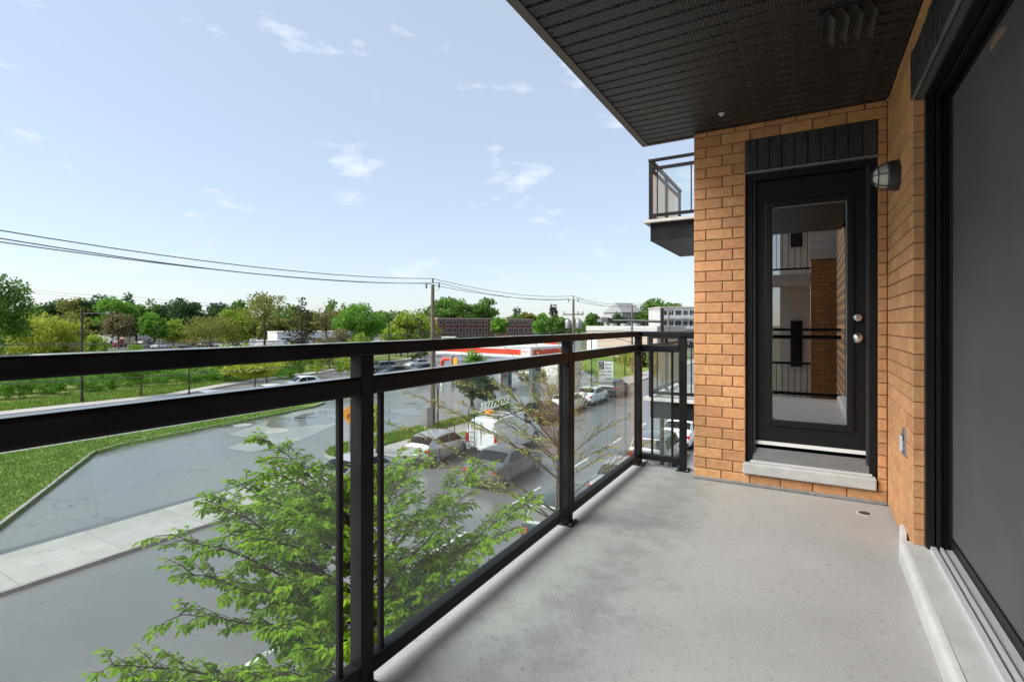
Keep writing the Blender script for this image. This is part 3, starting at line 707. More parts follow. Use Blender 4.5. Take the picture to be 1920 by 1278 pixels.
# ---- neighbouring balconies further along the facade
def neighbour(zf, label, concrete_h=.05, gm=None):
    gm = gm or MT['rail_glass']
    t = thing('neighbour_balcony', label, 'balcony', (-2.4, 9.0, zf), group=None)
    MB().box(-.10, 2.2, -.10, 2.5, -concrete_h, 0).build('floor_slab', MT['concrete'], t)
    MB().box(0.0, 2.2, 0.0, 2.4, -.36, -concrete_h).build('fascia_box', BM, t)
    MB().box(-.03, .04, -.03, 2.4, 1.03, 1.07).build('top_rail', BM, t)
    MB().box(.04, 1.66, -.03, .04, 1.03, 1.07).build('top_rail', BM, t)
    MB().box(-.02, .03, .03, 2.35, .88, .93).build('mid_rail', BM, t)
    MB().box(.03, 1.66, -.02, .03, .88, .93).build('mid_rail', BM, t)
    MB().box(-.02, .03, .03, 2.35, .06, .11).build('bottom_rail', BM, t)
    MB().box(.03, 1.66, -.02, .03, .06, .11).build('bottom_rail', BM, t)
    for x, y in ((.005, .005), (.005, 1.15), (.005, 2.32), (.80, .005)): MB().box(x - .028, x + .028, y - .028, y + .028, 0, 1.03).build('post', BM, t)
    for x, y in ((.12, .005), (.69, .005), (.92, .005), (.005, .11), (.005, 1.05), (.005, 1.25), (.005, 2.22)): MB().box(x - .009, x + .009, y - .009, y + .009, .11, .88).build('picket', BM, t)
    for a, b in ((.12, 1.04), (1.26, 2.21)): MB().box(.002, .008, a, b, .11, .88).build('glass_panel', gm, t)
    for a, b in ((.13, .68), (.93, 1.62)): MB().box(a, b, .002, .008, .11, .88).build('glass_panel', MT['rail_glass'], t)
    return t
neighbour(H + 1.83, 'neighbouring balcony one floor up, seen against the sky left of the brick wall', gm=MT['frosted'])
neighbour(H - 1.27, 'neighbouring balcony on the same floor, seen behind the end of the railing')

# ---- the apartment block the balcony belongs to (mostly out of view)
bw = M('brickwork', (0.48, 0.23, 0.08), (0.38, 0.165, 0.055), scale=9, rough=0.85)
_n, _l = bw.node_tree.nodes, bw.node_tree.links
_bt = _n.new('ShaderNodeTexBrick'); _tc = _n.new('ShaderNodeTexCoord'); _mp = _n.new('ShaderNodeMapping'); _mp.inputs['Rotation'].default_value = (R(90), 0, 0)
_bt.inputs['Scale'].default_value = 1; _bt.inputs['Brick Width'].default_value = .205; _bt.inputs['Row Height'].default_value = CH; _bt.inputs['Mortar Size'].default_value = .006
_bt.inputs['Color1'].default_value = (0.50, 0.24, 0.08, 1); _bt.inputs['Color2'].default_value = (0.40, 0.175, 0.055, 1); _bt.inputs['Mortar'].default_value = (0.16, .09, .05, 1)
_l.new(_tc.outputs['Object'], _mp.inputs['Vector']); _l.new(_mp.outputs[0], _bt.inputs['Vector']); _l.new(_bt.outputs['Color'], _n['Principled BSDF'].inputs['Base Color'])
siding = M('white_siding', (0.62, 0.61, 0.58), (0.52, 0.51, 0.48), scale=1.2, rough=0.6, stretch=(.2, .2, 9))
ab = thing('apartment_block', 'brick apartment block behind and beside the balcony', 'building', (0.5, 0, 0))
MB().box(1.3, 10, -14, 22, 0, 15).build('wall', bw, ab)
MB().box(-1.25, 1.2, 5.95, 9.0, 0, 15).build('wall', bw, ab)
MB().box(-.4, 1.2, 9.0, 22, 0, 15).build('wall', bw, ab)
MB().box(.12, 1.2, -14, -4.5, 0, 15).build('wall', bw, ab)
MB().box(.0, 1.2, -3.5, -.82, 0, 15).build('wall', bw, ab)
MB().box(.12, 1.2, -.82, 4.2, 0, FZ - .25).build('wall', bw, ab)
MB().box(.12, 1.2, -.82, 4.2, SZ + .29, 15).build('wall', bw, ab)
# wing behind the camera, seen mirrored in the door pane
frame_wing = M('wing_frame', (.5, .49, .47), rough=.5)
wg = thing('neighbour_wing', 'wing with stacked balconies mirrored in the glass of the black door', 'building', (0, -4, 0))
MB().box(.05, .72, -.4, 0, 0, 8.4).build('wall', bw, wg)
MB().box(.03, .74, -.45, .05, 8.4, 15).build('siding', siding, wg)
MB().box(-.62, .05, -2.2, -2.0, 0, 15).build('back_wall', siding, wg)
for z0 in (1.9, 4.95, 7.95, 10.95):
    MB().box(-1.0, .05, -2.0, -.1, z0, z0 + .16).build('balcony_slab', MT['concrete'], wg)
    MB().box(-1.0, .05, -.16, -.11, z0 + 1.18, z0 + 1.23).build('railing', BM, wg)
    MB().box(-1.0, .05, -.16, -.11, z0 + .26, z0 + .30).build('railing', BM, wg)
    for i in range(9): MB().box(-.98 + i * .12, -.968 + i * .12, -.14, -.128, z0 + .30, z0 + 1.18).build('picket', BM, wg)
    wv = MB().box(-.42, -.08, -2.0, -1.95, z0 + .95, z0 + 2.2).build('window', frame_wing, wg)
    MB().box(-.38, -.12, -1.95, -1.93, z0 + 1.0, z0 + 2.15).build('pane', MT['car_glass'], wv)
# back end rail of our own balcony
railbar(-1.25, .46, -1.03, -.97, H - .102, H - .060, 'top_rail'); railbar(-1.25, .46, -1.02, -.98, H - .232, H - .172, 'mid_rail'); railbar(-1.25, .46, -1.02, -.98, FZ + .055, FZ + .105, 'bottom_rail')

# ================================================================== VEHICLES
CAR = {}   # type -> dict; stations: x, half width, belt z, top z (rear to front)
CAR['sedan'] = dict(st=[(-2.32, .74, .62, .66), (-2.26, .82, .86, .90), (-2.10, .86, .97, 1.01), (-1.62, .89, .99, 1.05), (-.95, .90, .98, 1.40), (-.45, .905, .97, 1.455), (.10, .905, .96, 1.455), (.50, .90, .95, 1.40), (1.25, .89, .92, 1.00), (1.75, .87, .84, .92), (2.10, .82, .72, .80), (2.27, .72, .58, .64), (2.32, .6, .48, .52)],
    rear=(3, 4), front=(7, 8), side=[[(-1.28, .99), (-.30, .98), (-.30, 1.36), (-.82, 1.31)], [(-.24, .98), (.92, .98), (.42, 1.33), (-.24, 1.36)]], wb=1.36, wr=.325, tail=(1, 2), headl=(10, 11))
CAR['hatch'] = dict(st=[(-2.02, .72, .60, .64), (-1.97, .82, .92, .98), (-1.86, .85, 1.00, 1.10), (-1.42, .87, 1.00, 1.40), (-.90, .88, .99, 1.48), (-.20, .885, .97, 1.52), (.30, .88, .95, 1.46), (1.12, .87, .92, 1.02), (1.55, .85, .86, .94), (1.88, .79, .73, .80), (2.02, .68, .56, .60)],
    rear=(2, 3), front=(6, 7), side=[[(-1.32, 1.08), (-.30, 1.00), (-.30, 1.40), (-1.12, 1.34)], [(-.24, 1.00), (.82, .98), (.26, 1.38), (-.24, 1.40)]], wb=1.28, wr=.315, tail=(1, 2), headl=(8, 9))
CAR['suv'] = dict(st=[(-2.30, .78, .62, .66), (-2.26, .88, 1.00, 1.04), (-2.20, .91, 1.10, 1.16), (-1.92, .92, 1.12, 1.62), (-1.2, .93, 1.10, 1.70), (-.2, .935, 1.08, 1.72), (.40, .93, 1.06, 1.65), (1.12, .92, 1.04, 1.13), (1.75, .90, .98, 1.07), (2.12, .86, .86, .94), (2.28, .78, .64, .70)],
    rear=(2, 3), front=(6, 7), side=[[(-1.86, 1.16), (-1.05, 1.13), (-1.05, 1.58), (-1.70, 1.55)], [(-.98, 1.13), (-.12, 1.11), (-.12, 1.60), (-.98, 1.58)], [(-.05, 1.11), (.86, 1.09), (.38, 1.56), (-.05, 1.60)]], wb=1.36, wr=.36, tail=(1, 2), headl=(8, 9))
CAR['van'] = dict(st=[(-2.70, .86, .60, .64), (-2.66, .94, 1.25, 1.30), (-2.62, .96, 1.35, 1.95), (-2.3, .97, 1.35, 2.08), (-1.2, .98, 1.35, 2.12), (.30, .98, 1.34, 2.12), (.85, .975, 1.30, 2.02), (1.72, .96, 1.22, 1.30), (2.25, .93, 1.02, 1.12), (2.58, .87, .82, .90), (2.70, .78, .58, .64)],
    rear=(1, 2), front=(6, 7), side=[[(.52, 1.40), (1.36, 1.34), (.84, 1.92), (.52, 1.95)]], wb=1.65, wr=.36, tail=(1, 2), headl=(8, 9))
CAR['pickup'] = dict(st=[(-2.80, .84, .70, .72), (-2.76, .94, 1.05, 1.07), (-2.0, .95, 1.07, 1.09), (-.95, .95, 1.08, 1.14), (-.80, .95, 1.10, 1.78), (-.2, .955, 1.10, 1.86), (.55, .95, 1.09, 1.80), (1.20, .95, 1.08, 1.17), (2.2, .94, 1.04, 1.12), (2.66, .90, .92, .98), (2.80, .82, .66, .70)],
    rear=(3, 4), front=(6, 7), side=[[(-.70, 1.16), (.02, 1.16), (.02, 1.72), (-.66, 1.70)], [(.09, 1.16), (.98, 1.14), (.52, 1.70), (.09, 1.72)]], wb=1.75, wr=.38, tail=(1, 2), headl=(8, 9))
def sect(stn):
    x, w, b, t = stn
    if t - b > .18:
        return [(w * .86, .20), (w * .97, .27), (w * 1.0, .55), (w * .985, b * .86), (w * .955, b), (w * .78, t - .075), (w * .68, t - .022), (w * .36, t - .003), (0, t)]
    return [(w * .86, .20), (w * .97, .27), (w * 1.0, min(.55, b * .72)), (w * .99, b * .88), (w * .95, b), (w * .87, b + (t - b) * .55), (w * .70, b + (t - b) * .85), (w * .36, t - .004), (0, t)]
def car_meshes(kind, pm):
    c = CAR[kind]; S = [sect(s) for s in c['st']]; X_ = [s[0] for s in c['st']]; n = len(S[0]); out = {}
    mb = MB(); rows = []
    for i, s in enumerate(S):
        full = [(X_[i], -y, z) for y, z in s] + [(X_[i], y, z) for y, z in s[-2::-1]]; rows.append(full)
    m = len(rows[0]); vs = [p for r in rows for p in r]
    fs = [(i * m + k, i * m + k + 1, (i + 1) * m + k + 1, (i + 1) * m + k) for i in range(len(rows) - 1) for k in range(m - 1)]
    fs += [tuple(range(m - 1, -1, -1)), tuple((len(rows) - 1) * m + k for k in range(m))]
    fs += [(i * m, (i + 1) * m, (i + 1) * m + m - 1, i * m + m - 1) for i in range(len(rows) - 1)]
    out['body'] = mb.add(vs, fs).mesh('body', pm, smooth=32)
    def pt(i, t, k, up=.012):
        a, b = Vector(rows[i][k]), Vector(rows[i + 1][k]); return a.lerp(b, t) + Vector((0, 0, up))
    def screen(i, back):
        g_ = MB(); ks = [5, 6, 7, 8, 9, 10, 11]; q = []
        for t in (.10, .5, .93) if not back else (.10, .5, .90):
            for kk, k in enumerate(ks):
                p = pt(i, t, k); p.x += -.012 if back else .012
                p.y *= .97; q.append(p)
        L = len(ks); fs_ = [(r_ * L + k, r_ * L + k + 1, (r_ + 1) * L + k + 1, (r_ + 1) * L + k) for r_ in range(2) for k in range(L - 1)]
        return g_.add(q, fs_).mesh('window', MT['car_glass'], smooth=60)
    out['rear'] = screen(c['rear'][0], True); out['front'] = screen(c['front'][0], False)
    def ys(x, z):       # half width on the cabin side
        for i in range(len(X_) - 1):
            if X_[i] <= x <= X_[i + 1]:
                t = (x - X_[i]) / (X_[i + 1] - X_[i]); w = c['st'][i][1] * (1 - t) + c['st'][i + 1][1] * t; b = c['st'][i][2] * (1 - t) + c['st'][i + 1][2] * t
                T = max(c['st'][i][3], c['st'][i + 1][3], b + .3); T = max(s[3] for s in c['st']) if T < b + .35 else T
                f = min(1, max(0, (z - b) / (T - .075 - b))); return w * (.955 * (1 - f) + .78 * f)
        return .9
    for j, poly in enumerate(c['side']):
        for sgn in (-1, 1):
            g_ = MB(); ctr = [(sum(p[0] for p in poly) / 4, sum(p[1] for p in poly) / 4)]
            q = [(x, sgn * (ys(x, z) + .014), z) for x, z in poly]; q2 = [(x, sgn * (ys(x, z) - .03), z) for x, z in poly]
            g_.add(q + q2, [(0, 1, 2, 3), (0, 4, 5, 1), (1, 5, 6, 2), (2, 6, 7, 3), (3, 7, 4, 0)]); out['side%d%d' % (j, sgn)] = g_.mesh('window', MT['car_glass'])
    i = c['tail'][0]
    xr, wr_, br = c['st'][i][0], c['st'][i][1], c['st'][i][2]
    for sgn in (-1, 1):
        if kind == 'van': g_ = MB().box(xr - .03, xr + .06, *sorted((sgn * (wr_ - .13), sgn * (wr_ + .012))), .82, 1.32)
        else: g_ = MB().box(xr - .035, xr + .16, *sorted((sgn * (wr_ - .24), sgn * (wr_ + .018))), br - .20, br - .02)
        out['tail%d' % sgn] = g_.mesh('tail_light', MT['tail'])
        j = c['headl'][1]; xf, wf, bf = c['st'][j][0], c['st'][j][1], c['st'][j][2]
        out['head%d' % sgn] = MB().box(xf - .30, xf + .02, *sorted((sgn * (wf - .30), sgn * (wf + .035))), bf - .12, bf + .01).mesh('headlight', MT['head'])
        k = c['front'][1]; xm, wm, bm = c['st'][k][0] - .32, c['st'][k][1], c['st'][k][2]
        out['mirror%d' % sgn] = MB().box(xm - .07, xm + .05, *sorted((sgn * (wm - .02), sgn * (wm + .17))), bm + .02, bm + .14).mesh('mirror', pm)
    for sgn in (-1, 1):
        wm_ = max(q_[1] for q_ in c['st']); sm_ = MB(); hm_ = MB()
        for xs in ([-1.2, -.27, .88] if kind != 'van' else [-.6, .45, 1.5]):
            sm_.box(xs - .008, xs + .008, *sorted((sgn * wm_ * .95, sgn * (wm_ * 1.0 + .003))), .36, max(.8, c['st'][5][2] * .84))
        for xs in ([-.42, .62] if kind != 'van' else [.55]): hm_.box(xs - .20, xs - .02, *sorted((sgn * wm_ * .95, sgn * (wm_ + .025))), c['st'][5][2] * .84 - .03, c['st'][5][2] * .84 + .01)
        sm_.box(-c['wb'] + .45, c['wb'] - .45, *sorted((sgn * wm_ * .9, sgn * (wm_ + .006))), .25, .33)
        out['seam%d' % sgn] = sm_.mesh('door_trim', MT['trim']); out['handle%d' % sgn] = hm_.mesh('door_handle', MT['trim'] if kind == 'van' else pm)
    x0, x1 = c['st'][0][0], c['st'][-1][0]; w0 = c['st'][0][1]
    out['bump_r'] = MB().box(x0 - .05, x0 + .25, -w0 - .06, w0 + .06, .24, .46).mesh('bumper', MT['trim'])
    out['bump_f'] = MB().box(x1 - .22, x1 + .03, -c['st'][-1][1] - .02, c['st'][-1][1] + .02, .24, .42).mesh('bumper', MT['trim'])
    out['plate'] = MB().box(x0 - .062, x0 + .05, -.16, .16, .50, .62).mesh('licence_plate', MT['plate'])
    wr, R_ = c['wr'], Matrix.Rotation(R(90), 4, 'X')
    out['tyre'] = MB().lathe([(wr * .62, -.10), (wr * .93, -.105), (wr, -.07), (wr, .07), (wr * .93, .105), (wr * .62, .10)], 22, R_).mesh('wheel', MT['tyre'], smooth=35)
    rm = MB().lathe([(wr * .66, -.085), (wr * .66, .085)], 20, R_, 0)
    for k in range(5):
        rm.box(-.035, .035, -.108, .108, .04, wr * .62, 1, Matrix.Rotation(2 * math.pi * k / 5, 4, 'Y'))
    rm.lathe([(.06, -.112), (.06, .112)], 10, R_, 1)
    out['rim'] = rm.mesh('rim', [MT['trim'], MT['rim']])
    out['arch'] = MB().lathe([(wr + .055, -.02), (wr + .055, .02)], 24, R_).mesh('wheel_arch', MT['trim'])
    return out
CARC = {}
def car(kind, colour, label, loc, head=90, group=None, name='parked_car', roof_rack=False, simple=False):
    """loc is the middle of the car on the ground; head = direction of travel in degrees from +x"""
    key = (kind, colour)
    if key not in CARC: CARC[key] = car_meshes(kind, CP[colour])
    ms, c = CARC[key], CAR[kind]
    t = thing(name, label, 'van' if kind == 'van' else 'car', (loc[0], loc[1], loc[2] if len(loc) > 2 else 0.0), R(head), group)
    body = link('body', ms['body'], t)
    for k, me in ms.items():
        if k in ('body', 'tyre', 'rim', 'arch') or (kind == 'van' and k == 'rear'): continue
        link(me.name.split('.')[0], me, t)
    for sx in (-1, 1):
        for sy in (-1, 1):
            w = c['st'][2 if sx < 0 else -4][1]; y = sy * (w - .085)
            a = link('wheel_arch', ms['arch'], t, loc=(sx * c['wb'] - (.05 if kind == 'pickup' else 0), sy * (w - .012), c['wr'] + .02))
            wv = link('wheel', ms['tyre'], t, loc=(a.location.x, y, c['wr']))
            link('rim', ms['rim'], wv)
    return t
G1, G2 = 'cars parked along the far kerb of the street', 'cars parked along the near kerb of the street'
car('sedan', 'silver', 'pale silver car half hidden by the green tree, parked behind the silver hatchback', (-16.8, 15.9), group=G1)
car('hatch', 'silver', 'silver hatchback parked at the far kerb beside the back of the white van', (-16.75, 21.4), group=G1)
van = car('van', 'white', 'white work van with roof rack and rear ladder standing beside the parked cars', (-14.75, 24.9), group=G1, name='work_van')
# roof rack, load and ladder of the van
rk = MB()
for x in (-2.2, -1.3, -.4, .3): rk.box(x - .03, x + .03, -.80, .80, 2.18, 2.23)
for y in (-.80, .80): rk.box(-2.5, .55, y - .03, y + .03, 2.14, 2.19)
for x in (-2.2, -.4): rk.box(x - .02, x + .02, -.82, -.78, 2.0, 2.18).box(x - .02, x + .02, .78, .82, 2.0, 2.18)
rk.build('roof_rack', MT['dark_metal'], van)
ld = MB()
for z0, y0 in ((2.30, .60),):
    for s_ in (0, .42): ld.tube([(-1.9, y0 - s_ * .3, z0 + s_), (1.2, y0 - s_ * .3, z0 + s_ + .1)], .04, 6)
    for i in range(9): ld.tube([(-1.75 + i * .34, y0, z0 + .01 * i), (-1.75 + i * .34, y0 - .126, z0 + .42 + .01 * i)], .028, 6)
ld.build('roof_ladder', MT['white_plastic'], van)
orange = M('orange_plastic', (0.75, 0.24, 0.02), rough=0.5)
rl_ = MB()
for i in range(3): rl_.tube([(-1.75 + .20 * math.cos(2 * math.pi * k / 14), .05 + .24 * math.sin(2 * math.pi * k / 14), 2.27 + i * .055) for k in range(15)], .038, 6)
rl_.build('cable_coil', orange, van)
rb = MB()
for y in (.36, .72): rb.tube([(-2.76, y, .55), (-2.76, y, 2.62)], .022, 6)
for i in range(8): rb.tube([(-2.76, .36, .65 + i * .24), (-2.76, .72, .65 + i * .24)], .016, 6)
rb.build('rear_ladder', MT['trim'], van)
MB().box(-2.695, -2.66, -.010, .010, .62, 1.95).build('door_seam', MT['trim'], van)
MB().box(-2.71, -2.66, -.66, .66, .46, .58).build('step', MT['trim'], van)
car('sedan', 'maroon', 'dark red car parked just ahead of the white work van', (-16.9, 33.6), group=G1)
car('hatch', 'white', 'white car half hidden by the railing post, behind the white sedan', (-16.9, 38.6), group=G1)
car('sedan', 'white', 'white sedan parked behind the black vehicle at the far kerb', (-16.9, 43.6), group=G1)
car('suv', 'black', 'black sport utility parked ahead of the white sedan below the white sign', (-16.7, 49.2), group=G1)
car('hatch', 'blue', 'blue car glimpsed through the leaves of the green tree', (-6.55, 8.9), group=G2)
car('suv', 'green', 'dark green sport utility seen from behind through the glass, nearest the post', (-6.55, 15.6), group=G2)
car('sedan', 'silver', 'pale grey sedan with orange lamps seen through the second glass panel', (-6.55, 20.9), group=G2)
car('suv', 'grey', 'dark grey sport utility with red lamps just left of the corner post', (-6.55, 26.1), group=G2)
car('sedan', 'white', 'white sedan seen between the pickets of the short end railing', (-6.5, 31.6), group=G2)
car('suv', 'white', 'white sport utility ahead of the white sedan behind the end railing', (-6.5, 37.4), group=G2)
car('sedan', 'grey', 'grey car in the middle of the wet street behind the leafy branches', (-12.1, 20.4), name='driving_car')
# far road
G3 = 'cars on the far road beyond the lawn'
car('hatch', 'white', 'white hatchback on the far road under the small yellow green tree', (-47.2, 36.2), -100, G3)
car('sedan', 'white', 'white car roof just above the middle rail, left of the white hatchback', (-43.6, 30.0), -92, G3)
car('sedan', 'silver', 'silver car on the far road, leftmost of the cars below the top rail', (-44.0, 24.6), -88, G3)
car('sedan', 'black', 'glossy black sedan at the edge of the fuel station lot, right beside the post', (-48.6, 52.0), -103, G3)
car('hatch', 'black', 'black hatchback right behind the glossy black sedan beside the orange cone', (-47.6, 56.8), -103, G3)
car('suv', 'grey', 'grey sport utility on the far road behind the black sedan', (-54.2, 55.2), -107, G3)
car('sedan', 'silver', 'silver car on the far road farther right, behind the orange cone', (-55.0, 64.5), -107, G3)
car('suv', 'grey', 'grey vehicle behind the budding tree at the fuel station', (-30.5, 58.0), 90)
car('suv', 'white', 'white vehicle standing beside the fuel pumps', (-38.0, 66.0), 180)

# far storage yard and its vehicles (single bodies: a few pixels each)
def far_car(kind, colour, x, y, label, head, d=None):
    key = ('far', kind, colour)
    if key not in CARC:
        ms = car_meshes(kind, CP[colour]); c = CAR[kind]
        mb = MB()
        for k, me in ms.items():
            if k in ('tyre', 'rim', 'arch'): continue
            mi = 0 if k in ('body',) or 'mirror' in k else (2 if 'tail' in k else 1)
            mb.add([v.co[:] for v in me.vertices], [tuple(p.vertices) for p in me.polygons], mi)
        for sx in (-1, 1):
            for sy in (-1, 1): mb.add([(v.co.x + sx * c['wb'], v.co.y + sy * .8, v.co.z + c['wr']) for v in ms['tyre'].vertices], [tuple(p.vertices) for p in ms['tyre'].polygons], 1)
        CARC[key] = mb.mesh('parked_car', [CP[colour], MT['car_glass'], MT['tail']], smooth=32)
    p = base_at(x, d)
    o = link('parked_car', CARC[key], None, loc=(p.x, p.y, 0.10), rotz=R(head))
    return tag(o, label, 'car', 'vehicles in the far storage yard')
yc = [('suv', 'silver', 185, 140, 'silver car leftmost in the far yard behind the lamp mast'), ('pickup', 'black', 213, 118, 'black pickup in the far yard below the white trailer'), ('sedan', 'white', 252, 118, 'white sedan in the far yard right of the black pickup'),
      ('suv', 'tan', 272, 125, 'tan vehicle in the middle of the far yard'), ('pickup', 'grey', 285, 112, 'grey pickup close to the rail in the far yard'), ('sedan', 'silver', 320, 150, 'silver sedan in the back row of the far yard'),
      ('suv', 'red', 340, 148, 'red sport utility in the back row of the far yard'), ('pickup', 'white', 298, 108, 'white pickup lowest in the far yard, just above the top rail'), ('sedan', 'maroon', 366, 122, 'dark red sedan right of the grey pickup in the far yard'),
      ('suv', 'brown', 385, 114, 'brown sport utility under the broad brownish tree'), ('van', 'white', 408, 118, 'white van under the right side of the broad brownish tree'), ('sedan', 'grey', 345, 112, 'grey sedan low in the far yard left of the brownish tree'), ('pickup', 'red', 362, 150, 'red pickup at the back of the far yard'), ('suv', 'black', 425, 125, 'black sport utility far right in the yard')]
for i, (k, c_, x, d, lb) in enumerate(yc): far_car(k, c_, x, 0, lb, 10 + (i * 47) % 60 + 90, d * 1.25 + 14)

def truck(x, d, head, label, boxc, cabc, L=7.5, hgt=3.4):
    p = base_at(x, d); t = thing('box_truck', label, 'truck', (p.x, p.y, .10), R(head))
    MB().box(-L / 2, L / 2 - 2.0, -1.2, 1.2, .9, hgt).build('cargo_box', boxc, t, bevel=.05)
    MB().add([(L / 2 - 1.9, -1.1, .5), (L / 2, -1.1, .5), (L / 2, -1.1, 1.4), (L / 2 - .5, -1.1, 2.5), (L / 2 - 1.9, -1.1, 2.5), (L / 2 - 1.9, 1.1, .5), (L / 2, 1.1, .5), (L / 2, 1.1, 1.4), (L / 2 - .5, 1.1, 2.5), (L / 2 - 1.9, 1.1, 2.5)],
             [(0, 1, 2, 3, 4), (9, 8, 7, 6, 5), (0, 5, 6, 1), (1, 6, 7, 2), (3, 8, 9, 4), (0, 4, 9, 5)]).build('cab', cabc, t)
    MB().quad((L / 2 + .004, -1.0, 1.45), (L / 2 + .004, 1.0, 1.45), (L / 2 - .47, 1.0, 2.42), (L / 2 - .47, -1.0, 2.42)).build('windshield', MT['car_glass'], t)
    MB().box(-L / 2, L / 2 - .3, -.9, .9, .55, .9).build('chassis', MT['trim'], t)
    for xx in (-L / 2 + 1.2, L / 2 - 1.0):
        for yy in (-1.0, 1.0): MB().lathe([(.45, -.14), (.45, .14)], 16, Matrix.Translation((xx, yy, .45)) @ Matrix.Rotation(R(90), 4, 'X')).build('wheel', MT['tyre'], t)
wht = M('truck_white', (0.66, 0.67, 0.68), (0.56, 0.57, 0.58), scale=1.5, rough=0.45)
truck(206, 168, 30, 'white box trailer truck leftmost in the far yard', wht, CP['white'])
truck(232, 160, -60, 'red and cream truck beside the white trailer in the far yard', M('cream', (0.55, 0.47, 0.36), rough=.5), CP['red'], 6.5, 3.2)
truck(455, 118, 25, 'white motor coach left of the tall thin tree above the top rail', wht, CP['white'], 10, 3.6)
truck(520, 116, 20, 'white motor coach between the tall thin tree and the dark spruce', wht, CP['white'], 9, 3.4)
truck(848, 150, 20, 'white truck in front of the brick apartments behind the utility pole', wht, CP['white'], 6, 3.4)

# ================================================================== TREES
def leaf_quads(P, size, U=None, fold=0.25, aspect=0.55, droop=0.3):
    """one kite-shaped folded leaf per point; returns verts (n*4) and quads"""
    n = len(P)
    if U is None: U = RNG.normal(size=(n, 3))
    U = U / (np.linalg.norm(U, axis=1, keepdims=True) + 1e-9)
    A = RNG.normal(size=(n, 3)); W = np.cross(U, A); W /= np.linalg.norm(W, axis=1, keepdims=True) + 1e-9
    Nn = np.cross(U, W)
    s = size * (0.65 + 0.7 * RNG.random((n, 1)))
    V = np.empty((n, 4, 3)); V[:, 0] = P; V[:, 1] = P + U * s * .5 + W * s * aspect * .5 + Nn * s * fold * .3
    V[:, 2] = P + U * s - np.array([0, 0, 1]) * s * droop * .3; V[:, 3] = P + U * s * .45 - W * s * aspect * .5 + Nn * s * fold * .3
    return V.reshape(-1, 3), np.arange(4 * n).reshape(-1, 4)
def limbs(mb, base, h, crown_c, crown_r, k, rr, r0, lean=0):
    top = base + Vector((rr.uniform(-.3, .3) + lean, rr.uniform(-.3, .3), h * .78))
    pts = [base + Vector((0, 0, -.05)), base.lerp(top, .3) + Vector((rr.uniform(-.1, .1), rr.uniform(-.1, .1), 0)), base.lerp(top, .62), top]
    mb.tube(pts, [r0 * 1.25, r0, r0 * .62, r0 * .18], 7)
    for i in range(k):
        t = rr.uniform(.25, .85); p = pts[1].lerp(top, t); a = rr.uniform(0, 6.283); e = rr.uniform(.45, .95)
        q = crown_c + Vector((crown_r[0] * e * math.cos(a), crown_r[1] * e * math.sin(a), crown_r[2] * rr.uniform(-.4, .8)))
        m = p.lerp(q, .5) + Vector((0, 0, -.08 * (q - p).length)); mb.tube([p, m, q], [r0 * .38, r0 * .22, r0 * .05], 5)
        for _ in range(2):
            q2 = m + Vector((rr.uniform(-1, 1) * crown_r[0] * .5, rr.uniform(-1, 1) * crown_r[1] * .5, rr.uniform(0, .6) * crown_r[2])); mb.tube([m, q2], [r0 * .16, r0 * .04], 4)
